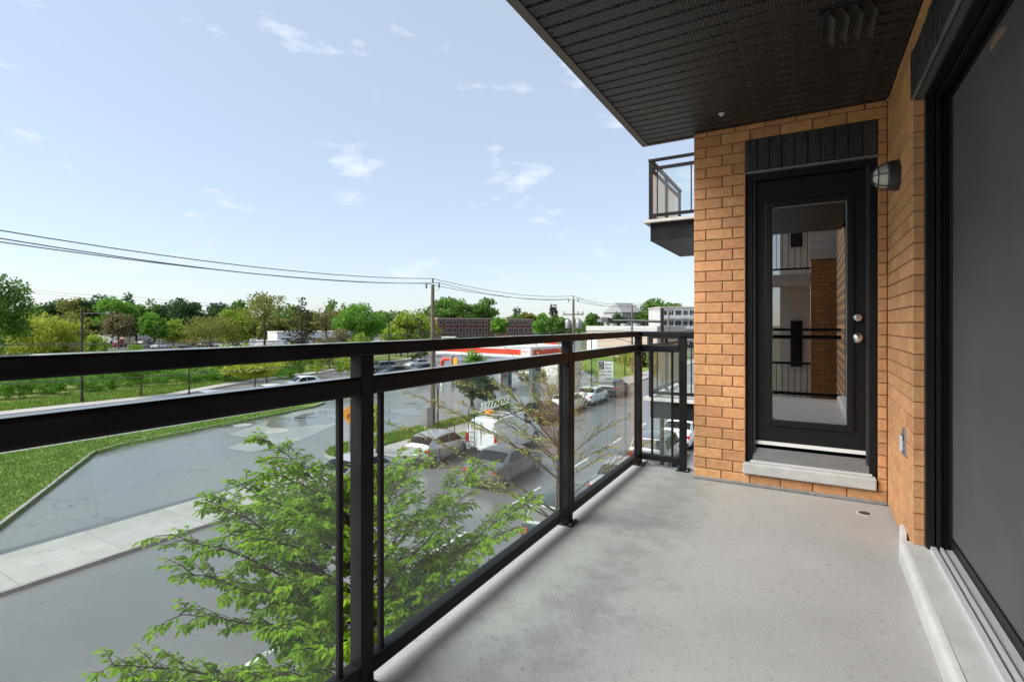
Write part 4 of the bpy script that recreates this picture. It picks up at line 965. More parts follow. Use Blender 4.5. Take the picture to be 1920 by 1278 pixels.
def tree(name, label, x, d, top, width, leaf='green', base_frac=.28, style='round', n=2600, lsize=None, group=None, bark='bark', clumps=34, zb=0.05, lean=0, pos=None, seed=None):
    """x: photo column of the trunk, d: distance, top: photo row of the tip, width: crown width in photo columns"""
    rr = random.Random(seed if seed is not None else int(x * 7 + d)); p = pos if pos is not None else base_at(x, d); p = Vector((p[0], p[1], zb))
    h = H + (CY - top) / FPX * d - zb; wdt = width / FPX * d
    t = thing(name, label, 'shrub' if style == 'bush' else 'tree', p, 0, group)
    o = Vector((0, 0, 0)); ls = (lsize * 1.15) if lsize else max(.10, d / FPX * 4.4)
    n = int(n * 1.35)
    tk = MB()
    if style == 'conifer':
        tk.tube([o, (0, 0, h)], [max(.10, h * .018), .02], 7); P = []; U = []
        nb = int(h * 7)
        for i in range(nb):
            f = (i + rr.random()) / nb; z = h * (.06 + .94 * f); L = wdt * .5 * (1 - f) ** .8 * rr.uniform(.65, 1.12) + .12; a = rr.uniform(0, 6.283)
            dr_ = -.18 - .25 * (1 - f); m = max(5, int(L / ls * 5))
            for j in range(m):
                u = (j + .3) / m; w_ = (RNG.random(3) - .5) * ls * 1.3
                P.append((math.cos(a) * L * u + w_[0], math.sin(a) * L * u + w_[1], z + dr_ * L * u + .22 * L * u * u + w_[2])); U.append((math.cos(a) + w_[0], math.sin(a) + w_[1], -.25 + w_[2]))
        V, F = leaf_quads(np.array(P), ls * 1.25, np.array(U), aspect=.5)
    else:
        cz0 = h * base_frac; cr = (wdt * .5, wdt * .5, (h - cz0) * .5); cc = Vector((lean, 0, cz0 + cr[2]))
        if style != 'bush': limbs(tk, o, h, cc, cr, 9 if style != 'bare' else 16, rr, max(.07, h * .017), lean)
        else:
            for i in range(6): a = rr.uniform(0, 6.28); tk.tube([(0, 0, -.03), (cr[0] * .5 * math.cos(a), cr[1] * .5 * math.sin(a), h * .75)], [.04, .01], 5)
        ctr = []
        while len(ctr) < clumps:
            v = np.array([rr.gauss(0, 1) for _ in range(3)]); v /= np.linalg.norm(v); q = v * rr.random() ** .38 * .86
            if style == 'bush' and q[2] < -.85: continue
            if style == 'oval': q[:2] *= .8 + .3 * (q[2] < 0)
            ctr.append(q)
        ctr = np.array(ctr); sz = np.array([rr.uniform(.16, .34) for _ in ctr]); w_ = sz ** 2; w_ /= w_.sum()
        idx = RNG.choice(len(ctr), n, p=w_); dirs = RNG.normal(size=(n, 3)); dirs /= np.linalg.norm(dirs, axis=1, keepdims=True)
        rad = RNG.random(n) ** .45
        P = (ctr[idx] + dirs * (sz[idx] * rad)[:, None] * np.array([1.15, 1.15, .85])) * np.array(cr) + np.array(cc)
        P[:, 2] = np.maximum(P[:, 2], .04)
        V, F = leaf_quads(P, ls, dirs + RNG.normal(0, .8, (n, 3)), aspect=.75)
    tk.build('trunk', MT[bark], t, smooth=50)
    link('crown', np_mesh('crown', V, F, LEAF[leaf]), t)
    return t
T = tree
GB = 'trees of the wood beyond the yard'
# far wood (behind everything)
T('broadleaf_tree', 'small dark tree at the left end of the far wood', 108, 205, 562, 62, 'dark', group=GB, n=1800)
T('broadleaf_tree', 'brownish green tree in the far wood above the lamp mast', 145, 200, 556, 74, 'olive', group=GB, n=2000)
T('broadleaf_tree', 'broad dark green tree, highest of the far wood right of the lamp mast', 182, 205, 551, 80, 'dark', group=GB, n=2400)
T('broadleaf_tree', 'mid green rounded tree in the far wood beside the highest dark one', 218, 190, 556, 70, 'bright', group=GB, n=2200)
T('pine_tree', 'dark ragged pine in the far wood above the white trailer', 240, 215, 551, 44, 'dark', group=GB, style='conifer')
T('broadleaf_tree', 'grey green tree in the far wood with twin tops', 272, 210, 557, 66, 'green', group=GB, n=2200)
T('pine_tree', 'dark upright tree in the far wood above the silver sedan', 318, 215, 563, 50, 'dark', group=GB, style='round', n=1700)
T('broadleaf_tree', 'dark green tree in the far wood behind the round bright one', 345, 205, 560, 66, 'dark', group=GB, n=2200)
T('broadleaf_tree', 'deep green tree rising behind the broad brownish tree', 404, 210, 564, 60, 'dark', group=GB, n=1900)
T('broadleaf_tree', 'small deep green treetop left of the tall thin tree', 444, 205, 560, 50, 'green', group=GB, n=1800)
T('broadleaf_tree', 'low treetop at the far left edge of the far wood', 78, 205, 572, 60, 'green', group=GB, n=1600)
T('broadleaf_tree', 'distant tree between the dark spruce and the bare tree', 590, 190, 585, 60, 'olive', group=GB, n=1600)
T('broadleaf_tree', 'brown green tree behind the bare branched tree', 640, 170, 574, 60, 'olive', group=GB, n=1900)
T('broadleaf_tree', 'distant green tree between the bright maple and the lamp pole', 722, 180, 580, 58, 'green', group=GB, n=1800)
T('broadleaf_tree', 'distant low tree left of the wooden utility pole', 768, 190, 582, 70, 'lime', group=GB, n=1900)
T('broadleaf_tree', 'large green tree behind the wooden utility pole and brick apartments', 836, 260, 552, 118, 'green', group='trees behind the brick apartments', n=3600)
T('broadleaf_tree', 'large green tree right of the pole, above the brick apartments', 900, 262, 559, 84, 'green', group='trees behind the brick apartments', n=3000)
T('broadleaf_tree', 'narrow green tree between the two brick apartment houses', 937, 205, 590, 32, 'bright', n=1500)
T('broadleaf_tree', 'dark green tree over the roof of the smaller brick apartment house', 968, 275, 588, 54, 'green', group='trees behind the brick apartments', n=1700)
T('broadleaf_tree', 'round yellowish tree behind the smaller brick apartment house', 992, 275, 584, 34, 'olive', group='trees behind the brick apartments', n=1500)
T('broadleaf_tree', 'green tree left of the second utility pole', 1018, 190, 590, 46, 'bright', n=1900)
T('broadleaf_tree', 'dense green tree touching the second utility pole', 1044, 185, 588, 50, 'green', n=2000)
T('conifer_tree', 'small pointed conifer behind the trees left of the second utility pole', 1038, 260, 573, 17, 'conifer', style='conifer')
T('conifer_tree', 'tiny dark conifer tip above the smaller brick apartment house', 969, 300, 580, 12, 'dark', style='conifer')
T('broadleaf_tree', 'small dark green tree right of the second utility pole', 1110, 185, 589, 26, 'green', n=1500)
T('broadleaf_tree', 'low grey green tree right of the second pole, beyond the flat roofs', 1134, 190, 594, 26, 'bluegreen', n=1300)
T('broadleaf_tree', 'dark tree in front of the grey gabled house', 1158, 160, 586, 34, 'dark', n=1500)
T('broadleaf_tree', 'large spreading green tree behind the lamp arm near the brick wall', 1240, 175, 556, 104, 'green', n=4200, clumps=44)
T('round_shrub', 'round bright green shrub below the lamp arm', 1206, 110, 608, 40, 'bright', style='bush', base_frac=.3, n=1500)
# middle distance, left to right
T('broadleaf_tree', 'tall dark tree cut by the left edge of the picture', -8, 62, 500, 110, 'green', base_frac=.2, n=4200, lsize=.30, clumps=40)
T('broadleaf_tree', 'broad yellow green tree near the left edge', 72, 70, 578, 165, 'yellow', base_frac=.12, n=5200, clumps=44)
T('broadleaf_tree', 'olive tree between the yellow green tree and the lamp mast', 128, 88, 584, 95, 'olive', base_frac=.2, n=3000)
T('yellow_shrub', 'bright yellow shrub left of the lamp mast', 118, 72, 622, 80, 'yellow', style='bush', base_frac=0, n=2400)
T('yellow_shrub', 'yellow green shrub right of the lamp mast below its arm', 176, 80, 616, 55, 'lime', style='bush', base_frac=0, n=1700)
T('red_shrub', 'dark red shrub in front of the yellow shrub', 136, 66, 640, 22, 'brown', style='bush', base_frac=0, n=700)
T('broadleaf_tree', 'reddish brown budding tree right of the lamp mast arm', 222, 150, 588, 50, 'brown', base_frac=.2, n=1500)
T('broadleaf_tree', 'bright green round tree above the middle of the far yard', 290, 155, 588, 50, 'bright', base_frac=.2, n=2400)
T('broadleaf_tree', 'lime green tree behind the red sport utility', 325, 165, 600, 52, 'lime', base_frac=.1, n=1700)
T('broadleaf_tree', 'broad brownish budding tree with a low forked trunk in the far yard', 395, 104, 586, 120, 'olive', base_frac=.22, n=3300, clumps=50, lsize=.27)
T('broadleaf_tree', 'olive green tree just left of the tall thin tree', 446, 110, 577, 76, 'lime', base_frac=.2, n=2300)
T('broadleaf_tree', 'tall thin tree with a bare trunk and open crown', 496, 92, 538, 92, 'olive', base_frac=.46, n=1500, clumps=30, lsize=.32)
T('spruce_tree', 'dark layered spruce, tallest conifer above the top rail', 565, 92, 558, 84, 'conifer', style='conifer')
T('bare_tree', 'bare branching tree between the spruce and the bright maple', 612, 100, 566, 54, 'brown', base_frac=.42, n=220, style='bare', clumps=40)
T('brown_shrub', 'brownish shrub at the foot of the bare tree', 618, 82, 612, 80, 'brown', style='bush', base_frac=0, n=1900)
T('maple_tree', 'bright green rounded maple above the post of the railing', 676, 96, 562, 92, 'bright', base_frac=.26, n=4600, clumps=44)
T('yellow_shrub', 'yellow green shrub under the bright maple', 672, 78, 622, 46, 'lime', style='bush', base_frac=0, n=1500)
T('broadleaf_tree', 'yellow green tree right of the lamp pole, left of the pyramid conifer', 752, 112, 585, 78, 'lime', base_frac=.1, n=2900)
T('broadleaf_tree', 'yellow green tree directly behind the pyramid conifer', 796, 112, 582, 58, 'lime', base_frac=.15, n=2300)
T('conifer_tree', 'dark pyramid conifer left of the wooden utility pole', 789, 92, 596, 36, 'conifer', style='conifer')
# below the top rail
T('leafy_shrub', 'bright green shrub cut by the left edge below the top rail', 10, 58, 688, 90, 'bright', style='bush', base_frac=0, n=2600, lsize=.2)
T('leafy_shrub', 'wide green shrub behind the lamp mast foot', 170, 62, 700, 120, 'bright', style='bush', base_frac=0, n=3200, lsize=.2)
T('leafy_shrub', 'low green shrub left of the wide shrub', 85, 66, 704, 80, 'green', style='bush', base_frac=0, n=2000, lsize=.2)
T('street_tree', 'small dark green tree with a thin trunk by the far kerb', 264, 49.5, 668, 72, 'bright', base_frac=.32, n=2600, lsize=.17, clumps=26)
T('street_tree', 'yellow green street tree above the white car roof', 477, 53, 665, 118, 'yellow', base_frac=.42, n=4200, lsize=.18, clumps=34)
T('street_tree', 'slim yellow green tree right above the white hatchback', 498, 56.5, 672, 66, 'lime', base_frac=.42, n=2000, lsize=.18)
T('street_tree', 'yellow green tree left of the street tree row, below the top rail', 425, 62, 660, 80, 'lime', base_frac=.35, n=2600, lsize=.2)
T('young_tree', 'bright green sapling in front of the fuel station canopy', 884, 44, 655, 54, 'bright', base_frac=.45, n=1700, lsize=.15)
T('street_tree', 'dark feathery tree on the grass island above the white van', 890, 36, 690, 84, 'bluegreen', base_frac=.40, n=3200, lsize=.15, clumps=36)
T('young_tree', 'thin yellow green sapling right of the near railing post', 705, 27.5, 752, 28, 'lime', base_frac=.35, n=420, lsize=.12)
T('leafy_shrub', 'low shrub at the foot of the dark feathery tree', 935, 41, 748, 60, 'green', style='bush', base_frac=0, n=900, lsize=.14)
T('broadleaf_tree', 'pale young tree in front of the beige wall near the corner post', 1170, 70, 655, 46, 'lime', base_frac=.35, n=900, lsize=.2)
T('dark_shrub', 'dark green shrub row right of the pale young tree', 1196, 84, 655, 44, 'dark', style='bush', base_frac=0, n=1600)
T('conifer_tree', 'dark green tree seen through the short end glass panel', 1262, 60, 640, 42, 'dark', style='oval', base_frac=.05, n=2200)
T('broadleaf_tree', 'yellowish tree seen through the short end glass panel, left of the dark one', 1232, 66, 640, 34, 'olive', base_frac=.05, n=1500)

# ---- distant wood: one unbroken belt of crowns that closes the view
def wood(name, label, cols, n, leaf, lsize):
    P = []; 
    per = n // len(cols)
    for x, d, top, w in cols:
        b = base_at(x, d); h = H + (CY - top) / FPX * d; r_ = w / FPX * d * .5
        k = 10; ctr = RNG.normal(size=(k, 3)); ctr /= np.linalg.norm(ctr, axis=1, keepdims=True); ctr *= RNG.random((k, 1)) ** .4 * .8
        i = RNG.integers(0, k, per); dd = RNG.normal(size=(per, 3)); dd /= np.linalg.norm(dd, axis=1, keepdims=True)
        q = ctr[i] + dd * .34 * RNG.random((per, 1)) ** .4
        P.append(q * np.array([r_, r_, h * .52]) + np.array([b.x, b.y, h * .50]))
    P = np.concatenate(P); P[:, 2] = np.maximum(P[:, 2], .1)
    V, F = leaf_quads(P, lsize, aspect=.8)
    return tag(link(name, np_mesh(name, V, F, LEAF[leaf])), label, 'wood', kind='stuff')
rr = random.Random(5)
wood('far_wood', 'unbroken belt of dark trees closing the view on the left', [(-60 + i * 19 + rr.uniform(-6, 6), rr.uniform(235, 285), 574 + rr.uniform(-11, 8), 46) for i in range(38)], 30000, 'green', 1.25)
wood('far_wood', 'belt of olive trees in front of the dark distant wood', [(-60 + i * 23 + rr.uniform(-8, 8), rr.uniform(195, 225), 588 + rr.uniform(-8, 8), 52) for i in range(38)], 30000, 'olive', 1.0)
wood('far_wood', 'low belt of green trees behind the flat roofs on the right', [(930 + i * 20 + rr.uniform(-6, 6), rr.uniform(290, 330), 598 + rr.uniform(-6, 5), 44) for i in range(22)], 14000, 'green', 1.3)
wood('hedge', 'low bushy hedge along the far side of the far road', [(-40 + i * 26 + rr.uniform(-8, 8), rr.uniform(66, 80), 652 + rr.uniform(-12, 14), 46) for i in range(28)], 26000, 'lime', .26)
wood('hedge', 'weedy green growth between the far walk and the hedge', [(x, 46.5 + max(0, x) / 600 * 21 + k * 3.5 + rr.uniform(-.5, 2), 706 + rr.uniform(-14, 8) - max(0, x) * .03 - k * 9, 44) for k in range(2) for x in range(-40, 560, 17)], 42000, 'bright', .15)
blades('grass', [(-56.2, 4), (-56.0, 14), (-55.7, 27), (-60.2, 36.5), (-63.4, 51), (-67, 51), (-62, 30), (-60, 4)], 14000, 0.28, 0.08, 'tall weedy grass beyond the far walk')

# ---- near trees: real skeleton of limbs, twigs and leaves
def near_tree(name, label, base, fork, limbs_, leaf, lsize, twig_gap, twig_len, leaf_gap, seed, r0, bark, droop, dens=1.0, leaf_from=.22, limb_k=.010):
    rr = random.Random(seed); t = thing(name, label, 'tree', base)
    B = Vector(base); wood_ = MB(); LP = []; LU = []
    loc = lambda v: Vector(v) - B
    fk = [B + Vector((0, 0, -.1)), B + Vector((.05, .04, fork[0])), B + Vector((-.03, .10, fork[1])), B + Vector((.04, .02, fork[2]))]
    wood_.tube([loc(v) for v in fk], [r0 * 1.2, r0, r0 * .7, r0 * .35], 9)
    def leaves(a, b, gap, f0):
        L = (b - a).length; n_ = max(2, int(L / gap)); tdir = (b - a).normalized(); side = tdir.cross(Vector((0, 0, 1)))
        side = side.normalized() if side.length > .01 else Vector((1, 0, 0))
        for i in range(n_):
            if rr.random() > dens: continue
            f = f0 + (1 - f0) * (i + rr.random() * .6) / n_; s_ = 1 if i % 2 else -1
            p = a.lerp(b, f); u = tdir * rr.uniform(.25, .9) + side * s_ * rr.uniform(.45, 1.0) + Vector((0, 0, -droop * rr.uniform(.3, 1.4)))
            LP.append(loc(p)); LU.append(u)
        LP.append(loc(b)); LU.append(tdir + Vector((0, 0, -droop)))
    for (px, py, d) in limbs_:
        tip = at_depth(px, py, d)
        zs = min(max(B.z + fork[0], tip.z - .55 * (Vector((tip.x, tip.y, 0)) - Vector((B.x, B.y, 0))).length - .2), B.z + fork[2])
        f = (zs - B.z - fork[0]) / (fork[2] - fork[0]); st = fk[1].lerp(fk[3], f)
        mid = st.lerp(tip, .5) + Vector((rr.uniform(-.12, .12), rr.uniform(-.12, .12), .10 * (tip - st).length))
        pts = []
        for i in range(9):
            u = i / 8; p = st * (1 - u) ** 2 + mid * 2 * u * (1 - u) + tip * u ** 2
            if 0 < i < 8: p = p + Vector((rr.uniform(-1, 1), rr.uniform(-1, 1), rr.uniform(-1, 1))) * .025
            pts.append(p)
        Lm = (tip - st).length; rl = r0 * .10 + limb_k * Lm
        wood_.tube([loc(p) for p in pts], [max(.004, rl * (1 - .88 * i / 8)) for i in range(9)], 6)
        nsec = int(Lm / twig_gap)
        for j in range(nsec):
            u = leaf_from + (1 - leaf_from) * (j + .5) / nsec; k = min(7, int(u * 8)); p = pts[k].lerp(pts[k + 1], u * 8 - k); tdir = (pts[k + 1] - pts[k]).normalized()
            side = tdir.cross(Vector((0, 0, 1))); side = side.normalized() if side.length > .01 else Vector((1, 0, 0)); s_ = 1 if j % 2 else -1
            dv = (tdir * rr.uniform(.5, 1.0) + side * s_ * rr.uniform(.5, 1.0) + Vector((0, 0, rr.uniform(-.25, .45)))).normalized()
            L2 = twig_len * rr.uniform(.55, 1.25) * (1.15 - .55 * u); q = p + dv * L2 + Vector((0, 0, -droop * .18 * L2))
            wood_.tube([loc(p), loc(p.lerp(q, .5) + Vector((0, 0, .02))), loc(q)], [.0055, .004, .002], 4, cap=False)
            leaves(p, q, leaf_gap, .12)
            for _ in range(2):
                v = rr.uniform(.25, .75); p2 = p.lerp(q, v); dv2 = (dv + side * rr.uniform(-1, 1) + Vector((0, 0, rr.uniform(-.4, .3)))).normalized(); q2 = p2 + dv2 * L2 * rr.uniform(.3, .55)
                wood_.tube([loc(p2), loc(q2)], [.003, .0015], 3, cap=False); leaves(p2, q2, leaf_gap, .1)
    wood_.build('branches', MT[bark], t, smooth=60)
    P, U = np.array([tuple(v) for v in LP]), np.array([tuple(v) for v in LU])
    n = len(P); U /= np.linalg.norm(U, axis=1, keepdims=True) + 1e-9; Zv = np.array([0, 0, 1.0]) + RNG.normal(0, .35, (n, 3))
    W = np.cross(U, Zv); W /= np.linalg.norm(W, axis=1, keepdims=True) + 1e-9; N = np.cross(W, U); s = lsize * (.40 + .95 * RNG.random((n, 1)))
    V = np.empty((n, 6, 3)); V[:, 0] = P; V[:, 5] = P + U * s - N * s * .10
    V[:, 1] = P + U * s * .33 + W * s * .22 + N * s * .07; V[:, 2] = P + U * s * .33 - W * s * .22 + N * s * .07
    V[:, 3] = P + U * s * .70 + W * s * .15 + N * s * .03; V[:, 4] = P + U * s * .70 - W * s * .15 + N * s * .03
    k = np.arange(n)[:, None] * 6
    F = np.concatenate([k + np.array([[0, 1, 3, 5]]), k + np.array([[0, 5, 4, 2]])])
    link('foliage', np_mesh('foliage', V.reshape(-1, 3), F, LEAF[leaf]), t)
    return t
GT = [(205, 1245, 4.4), (250, 1268, 4.5), (318, 1000, 5.0), (345, 1075, 4.8), (335, 1150, 4.7), (490, 822, 6.1), (560, 868, 6.0), (385, 935, 5.6), (450, 905, 5.8), (600, 885, 5.7), (650, 890, 6.0), (700, 905, 5.5), (790, 850, 6.2), (905, 866, 6.3), (1000, 935, 5.8), (965, 990, 5.4),
      (880, 1060, 5.1), (820, 1010, 5.2), (760, 1120, 4.8), (350, 1275, 4.3), (480, 1275, 4.2), (560, 960, 5.1), (500, 1010, 4.9), (620, 1010, 4.9), (720, 970, 5.1), (820, 950, 5.6), (540, 1090, 4.6), (640, 1120, 4.5), (700, 1040, 4.7), (830, 1120, 5.0), (600, 1220, 4.3), (700, 1180, 4.4), (440, 1100, 4.7), (540, 1180, 4.4), (760, 900, 6.4), (660, 960, 6.4), (870, 930, 6.4), (430, 1000, 5.2)]
rt = random.Random(21)
for _ in range(26):
    u_, w_ = rt.random(), rt.random(); GT.append((430 + 480 * u_ + 60 * (w_ - .5), 905 + 330 * w_ - 40 * math.sin(u_ * 3.1), 4.5 + 1.9 * rt.random()))
near_tree('street_tree', 'bright green leafy street tree directly below the balcony, nearest the camera', (-4.15, 3.95, .13), (2.3, 3.6, 5.0), GT, 'near', .080, .080, .42, .026, 3, .085, 'bark', .5, limb_k=.007)
BT = [(722, 792, 8.4), (760, 735, 8.8), (820, 870, 8.2), (830, 705, 9.2), (890, 800, 8.4), (905, 690, 9.6), (960, 665, 9.8), (985, 760, 8.6), (1010, 655, 10.2), (1055, 655, 10.0), (1040, 720, 9.0), (1095, 668, 10.0), (1120, 700, 9.6), (1180, 782, 9.4), (1266, 803, 9.6), (1240, 905, 9.4), (1130, 860, 8.8), (940, 720, 9.0),
      (1000, 820, 8.2), (900, 900, 8.0), (1085, 770, 9.0), (1020, 700, 9.4), (980, 700, 9.0), (955, 790, 8.4), (1060, 850, 8.4), (870, 760, 8.8), (1150, 830, 9.2), (1000, 735, 9.4), (1060, 700, 9.4)]
near_tree('budding_tree', 'sparse budding tree with yellow green leaflets and arching bare twigs by the middle post', (-4.05, 8.6, .13), (1.9, 3.1, 4.6), BT, 'bud', 0.055, .14, .40, .030, 9, .045, 'twig', .25, dens=.62, leaf_from=.32, limb_k=.0042)

# ================================================================== POLES, WIRES, LAMPS
PY = [-20.0, 3.7, 27.5, 51.7, 73.2, 96.0, 120.0]
for i, y in enumerate(PY):
    nm = ['outermost', 'nearest left, out of frame', 'nearest, tall weathered, rising above the white van', 'second, with lower crossarm and grey transformers', 'third, thin against the sky near the lamp arm', 'fourth distant', 'fifth distant'][i]
    if y < 20: continue
    lb = {2: 'tall weathered wooden utility pole nearest the camera, beside the grey cabinet', 3: 'second wooden utility pole, with transformers and a lower crossarm', 4: 'third wooden utility pole, thin above the flat roofs near the lamp arm'}.get(i, '%s wooden utility pole at the end of the power line' % ('second last' if i == 5 else 'last'))
    t = thing('utility_pole', lb, 'pole', (-22.2, y, 0), group='wooden utility poles along the street')
    MB().tube([(0, 0, -.1), (0, 0, 5), (0, 0, 9.75)], [.19, .155, .115], 12).build('pole', MT['pole_wood'], t, smooth=50)
    for dx, z in ((-.56, 9.62), (0, 9.95), (.56, 9.62)):
        if dx: MB().tube([(0, 0, 9.25), (dx * .9, 0, 9.42), (dx, 0, 9.55)], .028, 6).build('bracket', MT['galv'], t)
        MB().lathe([(.03, -.12), (.055, -.10), (.07, 0), (.05, .04), (.07, .06), (.06, .14), (.03, .18)], 10, Matrix.Translation((dx, 0, z + .02))).build('insulator', MT['insul'], t, smooth=40)
    if i == 3:
        MB().box(-1.2, 1.2, -.06, .06, 8.05, 8.2).build('crossarm', MT['pole_wood'], t)
        for dx in (-1.1, .55, 1.1): MB().lathe([(.04, 0), (.07, .06), (.05, .14), (.07, .2), (.03, .26)], 8, Matrix.Translation((dx, 0, 8.2))).build('insulator', MT['insul'], t)
        for dx in (-.62, .62): MB().lathe([(.30, 0), (.34, .05), (.34, .85), (.28, .95), (.06, 1.0), (.06, 1.15)], 16, Matrix.Translation((dx, 0, 6.6))).build('transformer', MT['galv'], t, smooth=40)
    if i == 2:
        MB().tube([(.17, .06, .3), (.15, .06, 5.6)], .035, 6).build('cable_guard', MT['galv'], t)
def wire(name, label, pts, sag, r_, mat='wire', group=None):
    P = []
    for a, b in zip(pts[:-1], pts[1:]):
        a, b = Vector(a), Vector(b)
        for k in range(14):
            u = k / 14; P.append(a.lerp(b, u) + Vector((0, 0, -4 * sag * u * (1 - u))))
    P.append(Vector(pts[-1]))
    return tag(MB().tube(P, r_, 5).build(name, MT[mat], smooth=60), label, 'wire', group)
for dx, z, sg, lb in ((-.56, 9.84, .42, 'power line on the left insulators of the utility poles'), (0, 10.15, .48, 'power line along the tops of the utility poles'), (.56, 9.84, .55, 'power line on the right insulators of the utility poles')):
    wire('power_line', lb, [(-22.2 + dx, y, z) for y in PY], sg, .020, group='power lines on the utility poles')
wire('telephone_cable', 'upper telephone cable strung along the utility poles', [(-22.35, y, 6.45) for y in PY], .25, .022, group='telephone cables')
wire('telephone_cable', 'middle telephone cable strung along the utility poles', [(-22.35, y, 6.12) for y in PY], .25, .022, group='telephone cables')
wire('telephone_cable', 'lower telephone cable strung along the utility poles', [(-22.35, y, 5.2) for y in PY], .28, .018, group='telephone cables')
wire('service_cable', 'service cable dropping to the right across the beige wall', [(-19.3, 50, 6.2), (-6, 62, 2.8)], .3, .03)
for i in range(2):
    wire('distant_power_line', ('upper' if i == 0 else 'lower') + ' faint distant power line above the far wood', [at_depth(-40, 528 + i * 5, 190), at_depth(250, 556 + i * 6, 200), at_depth(520, 568 + i * 5, 210)], 1.2, .05)
for tx in ((-22.2, 3.7), (-22.2, -20)): pass

MT['lamp_black'] = M('lamp_black', (0.012, 0.012, 0.013), rough=0.4)
MT['lens'] = M('lamp_lens', (0.55, 0.56, 0.57), rough=0.25)
def street_lamp(label, x, y, h, arm, adir, r_=.075, head=.65, arm_drop=.0, group='street lamps'):
    t = thing('street_lamp', label, 'street lamp', (x, y, .05), group=group)
    MB().tube([(0, 0, 0), (0, 0, .5), (0, 0, .52), (0, 0, h)], [r_ * 1.5, r_ * 1.4, r_, r_ * .8], 10).build('mast', MT['lamp_black'], t, smooth=40)
    if arm:
        a = R(adir); c_, s_ = math.cos(a), math.sin(a); za = h - .45 - arm_drop
        MB().tube([(0, 0, za), (c_ * arm * .5, s_ * arm * .5, za + .04), (c_ * arm, s_ * arm, za + .05)], [.045, .04, .035], 8).build('arm', MT['lamp_black'], t, smooth=40)
        Mh = Matrix.Translation((c_ * arm, s_ * arm, za + .05)) @ Matrix.Rotation(a, 4, 'Z')
        hd = MB(); vs = []
        for xx, w, zb_, zt_ in ((-.05, .05, -.04, .05), (.10, .14, -.06, .10), (head * .6, .17, -.06, .11), (head, .10, -.04, .04)): vs += [Mh @ Vector((xx, -w, zb_)), Mh @ Vector((xx, w, zb_)), Mh @ Vector((xx, w * .6, zt_)), Mh @ Vector((xx, -w * .6, zt_))]
        fs = [(i * 4 + k, i * 4 + (k + 1) % 4, (i + 1) * 4 + (k + 1) % 4, (i + 1) * 4 + k) for i in range(3) for k in range(4)] + [(3, 2, 1, 0), (12, 13, 14, 15)]
        hd.add(vs, fs).build('lamp_head', MT['lamp_black'], t)
        MB().box(.12, head * .6, -.11, .11, -.075, -.061, M=Mh).build('lens', MT['lens'], t)
    else:
        for sgn in (-1, 1): MB().box(-.5 if sgn < 0 else .06, -.06 if sgn < 0 else .5, -.2, .2, h - .12, h + .12).build('lamp_head', MT['lamp_black'], t)
        MB().box(-.06, .06, -.05, .05, h - .05, h + .05).build('arm', MT['lamp_black'], t)
    return t
street_lamp('black street lamp mast with its arm to the right, at the far left', -56.3, 20.3, 8.4, 2.0, 35, .10)
street_lamp('short black lamp post on the far kerb below the top rail', -51.6, 27.0, 4.0, .5, 200, .07, .4)
street_lamp('black street lamp with its arm to the left beside the railing post', -50.4, 52.9, 8.3, 2.3, 215, .10)
street_lamp('thin black lamp mast just left of the pyramid conifer', -71.7, 80.7, 8.6, 1.2, 30, .11)
street_lamp('close black street lamp whose arm reaches left above the flat roofs', -4.2, 17.2, 7.5, 1.75, 180, .075, .5)
for x, d, tp, lb in ((190, 128, 606, 'left'), (243, 132, 609, 'middle'), (298, 126, 612, 'right')):
    b = base_at(x, d); street_lamp('%s one of three dark twin floodlight masts in the far yard' % lb, b.x, b.y, H + (CY - tp) / FPX * d, 0, 0, .12, group='floodlight masts in the far yard')
pl_ = thing('parking_post', 'thin black post with a forked top on the walk behind the silver hatchback', 'post', (-19.7, 24.9, .09))
MB().tube([(0, 0, 0), (0, 0, .4), (0, 0, .41), (0, 0, 3.05)], [.075, .075, .055, .05], 10).build('mast', MT['lamp_black'], pl_, smooth=40)
MB().tube([(0, 0, 3.0), (.10, .05, 3.3)], .028, 6).tube([(0, 0, 3.0), (-.10, -.05, 3.3)], .028, 6).build('fork', MT['lamp_black'], pl_)
MB().box(-.02, .12, -.05, .05, 1.75, 1.9).build('meter_box', MT['lamp_black'], pl_)
cb = thing('utility_cabinet', 'grey metal utility cabinet at the foot of the nearest utility pole', 'cabinet', (-22.0, 26.6, .12))
MB().box(-.3, .3, -.28, .28, 0, 1.35).build('cabinet_body', MT['galv'], cb, bevel=.02)
MB().box(-.33, .33, -.31, .31, 1.35, 1.41).build('lid', MT['galv'], cb)
MB().box(.30, .312, -.22, .22, .12, 1.25).build('door', M('cabinet_door', (.30, .31, .32), rough=.5), cb)
bk = thing('bike_rack', 'small black hoop bicycle rack on the walk beside the van', 'rack', (-19.0, 25.3, .09))
MB().tube([(-.0, -.38 * math.cos(math.pi * k / 12), .45 + .42 * math.sin(math.pi * k / 12)) for k in range(13)], .025, 7).tube([(0, -.38, 0), (0, -.38, .45)], .025, 7).tube([(0, .38, 0), (0, .38, .45)], .025, 7).build('hoop', MT['lamp_black'], bk, smooth=50)

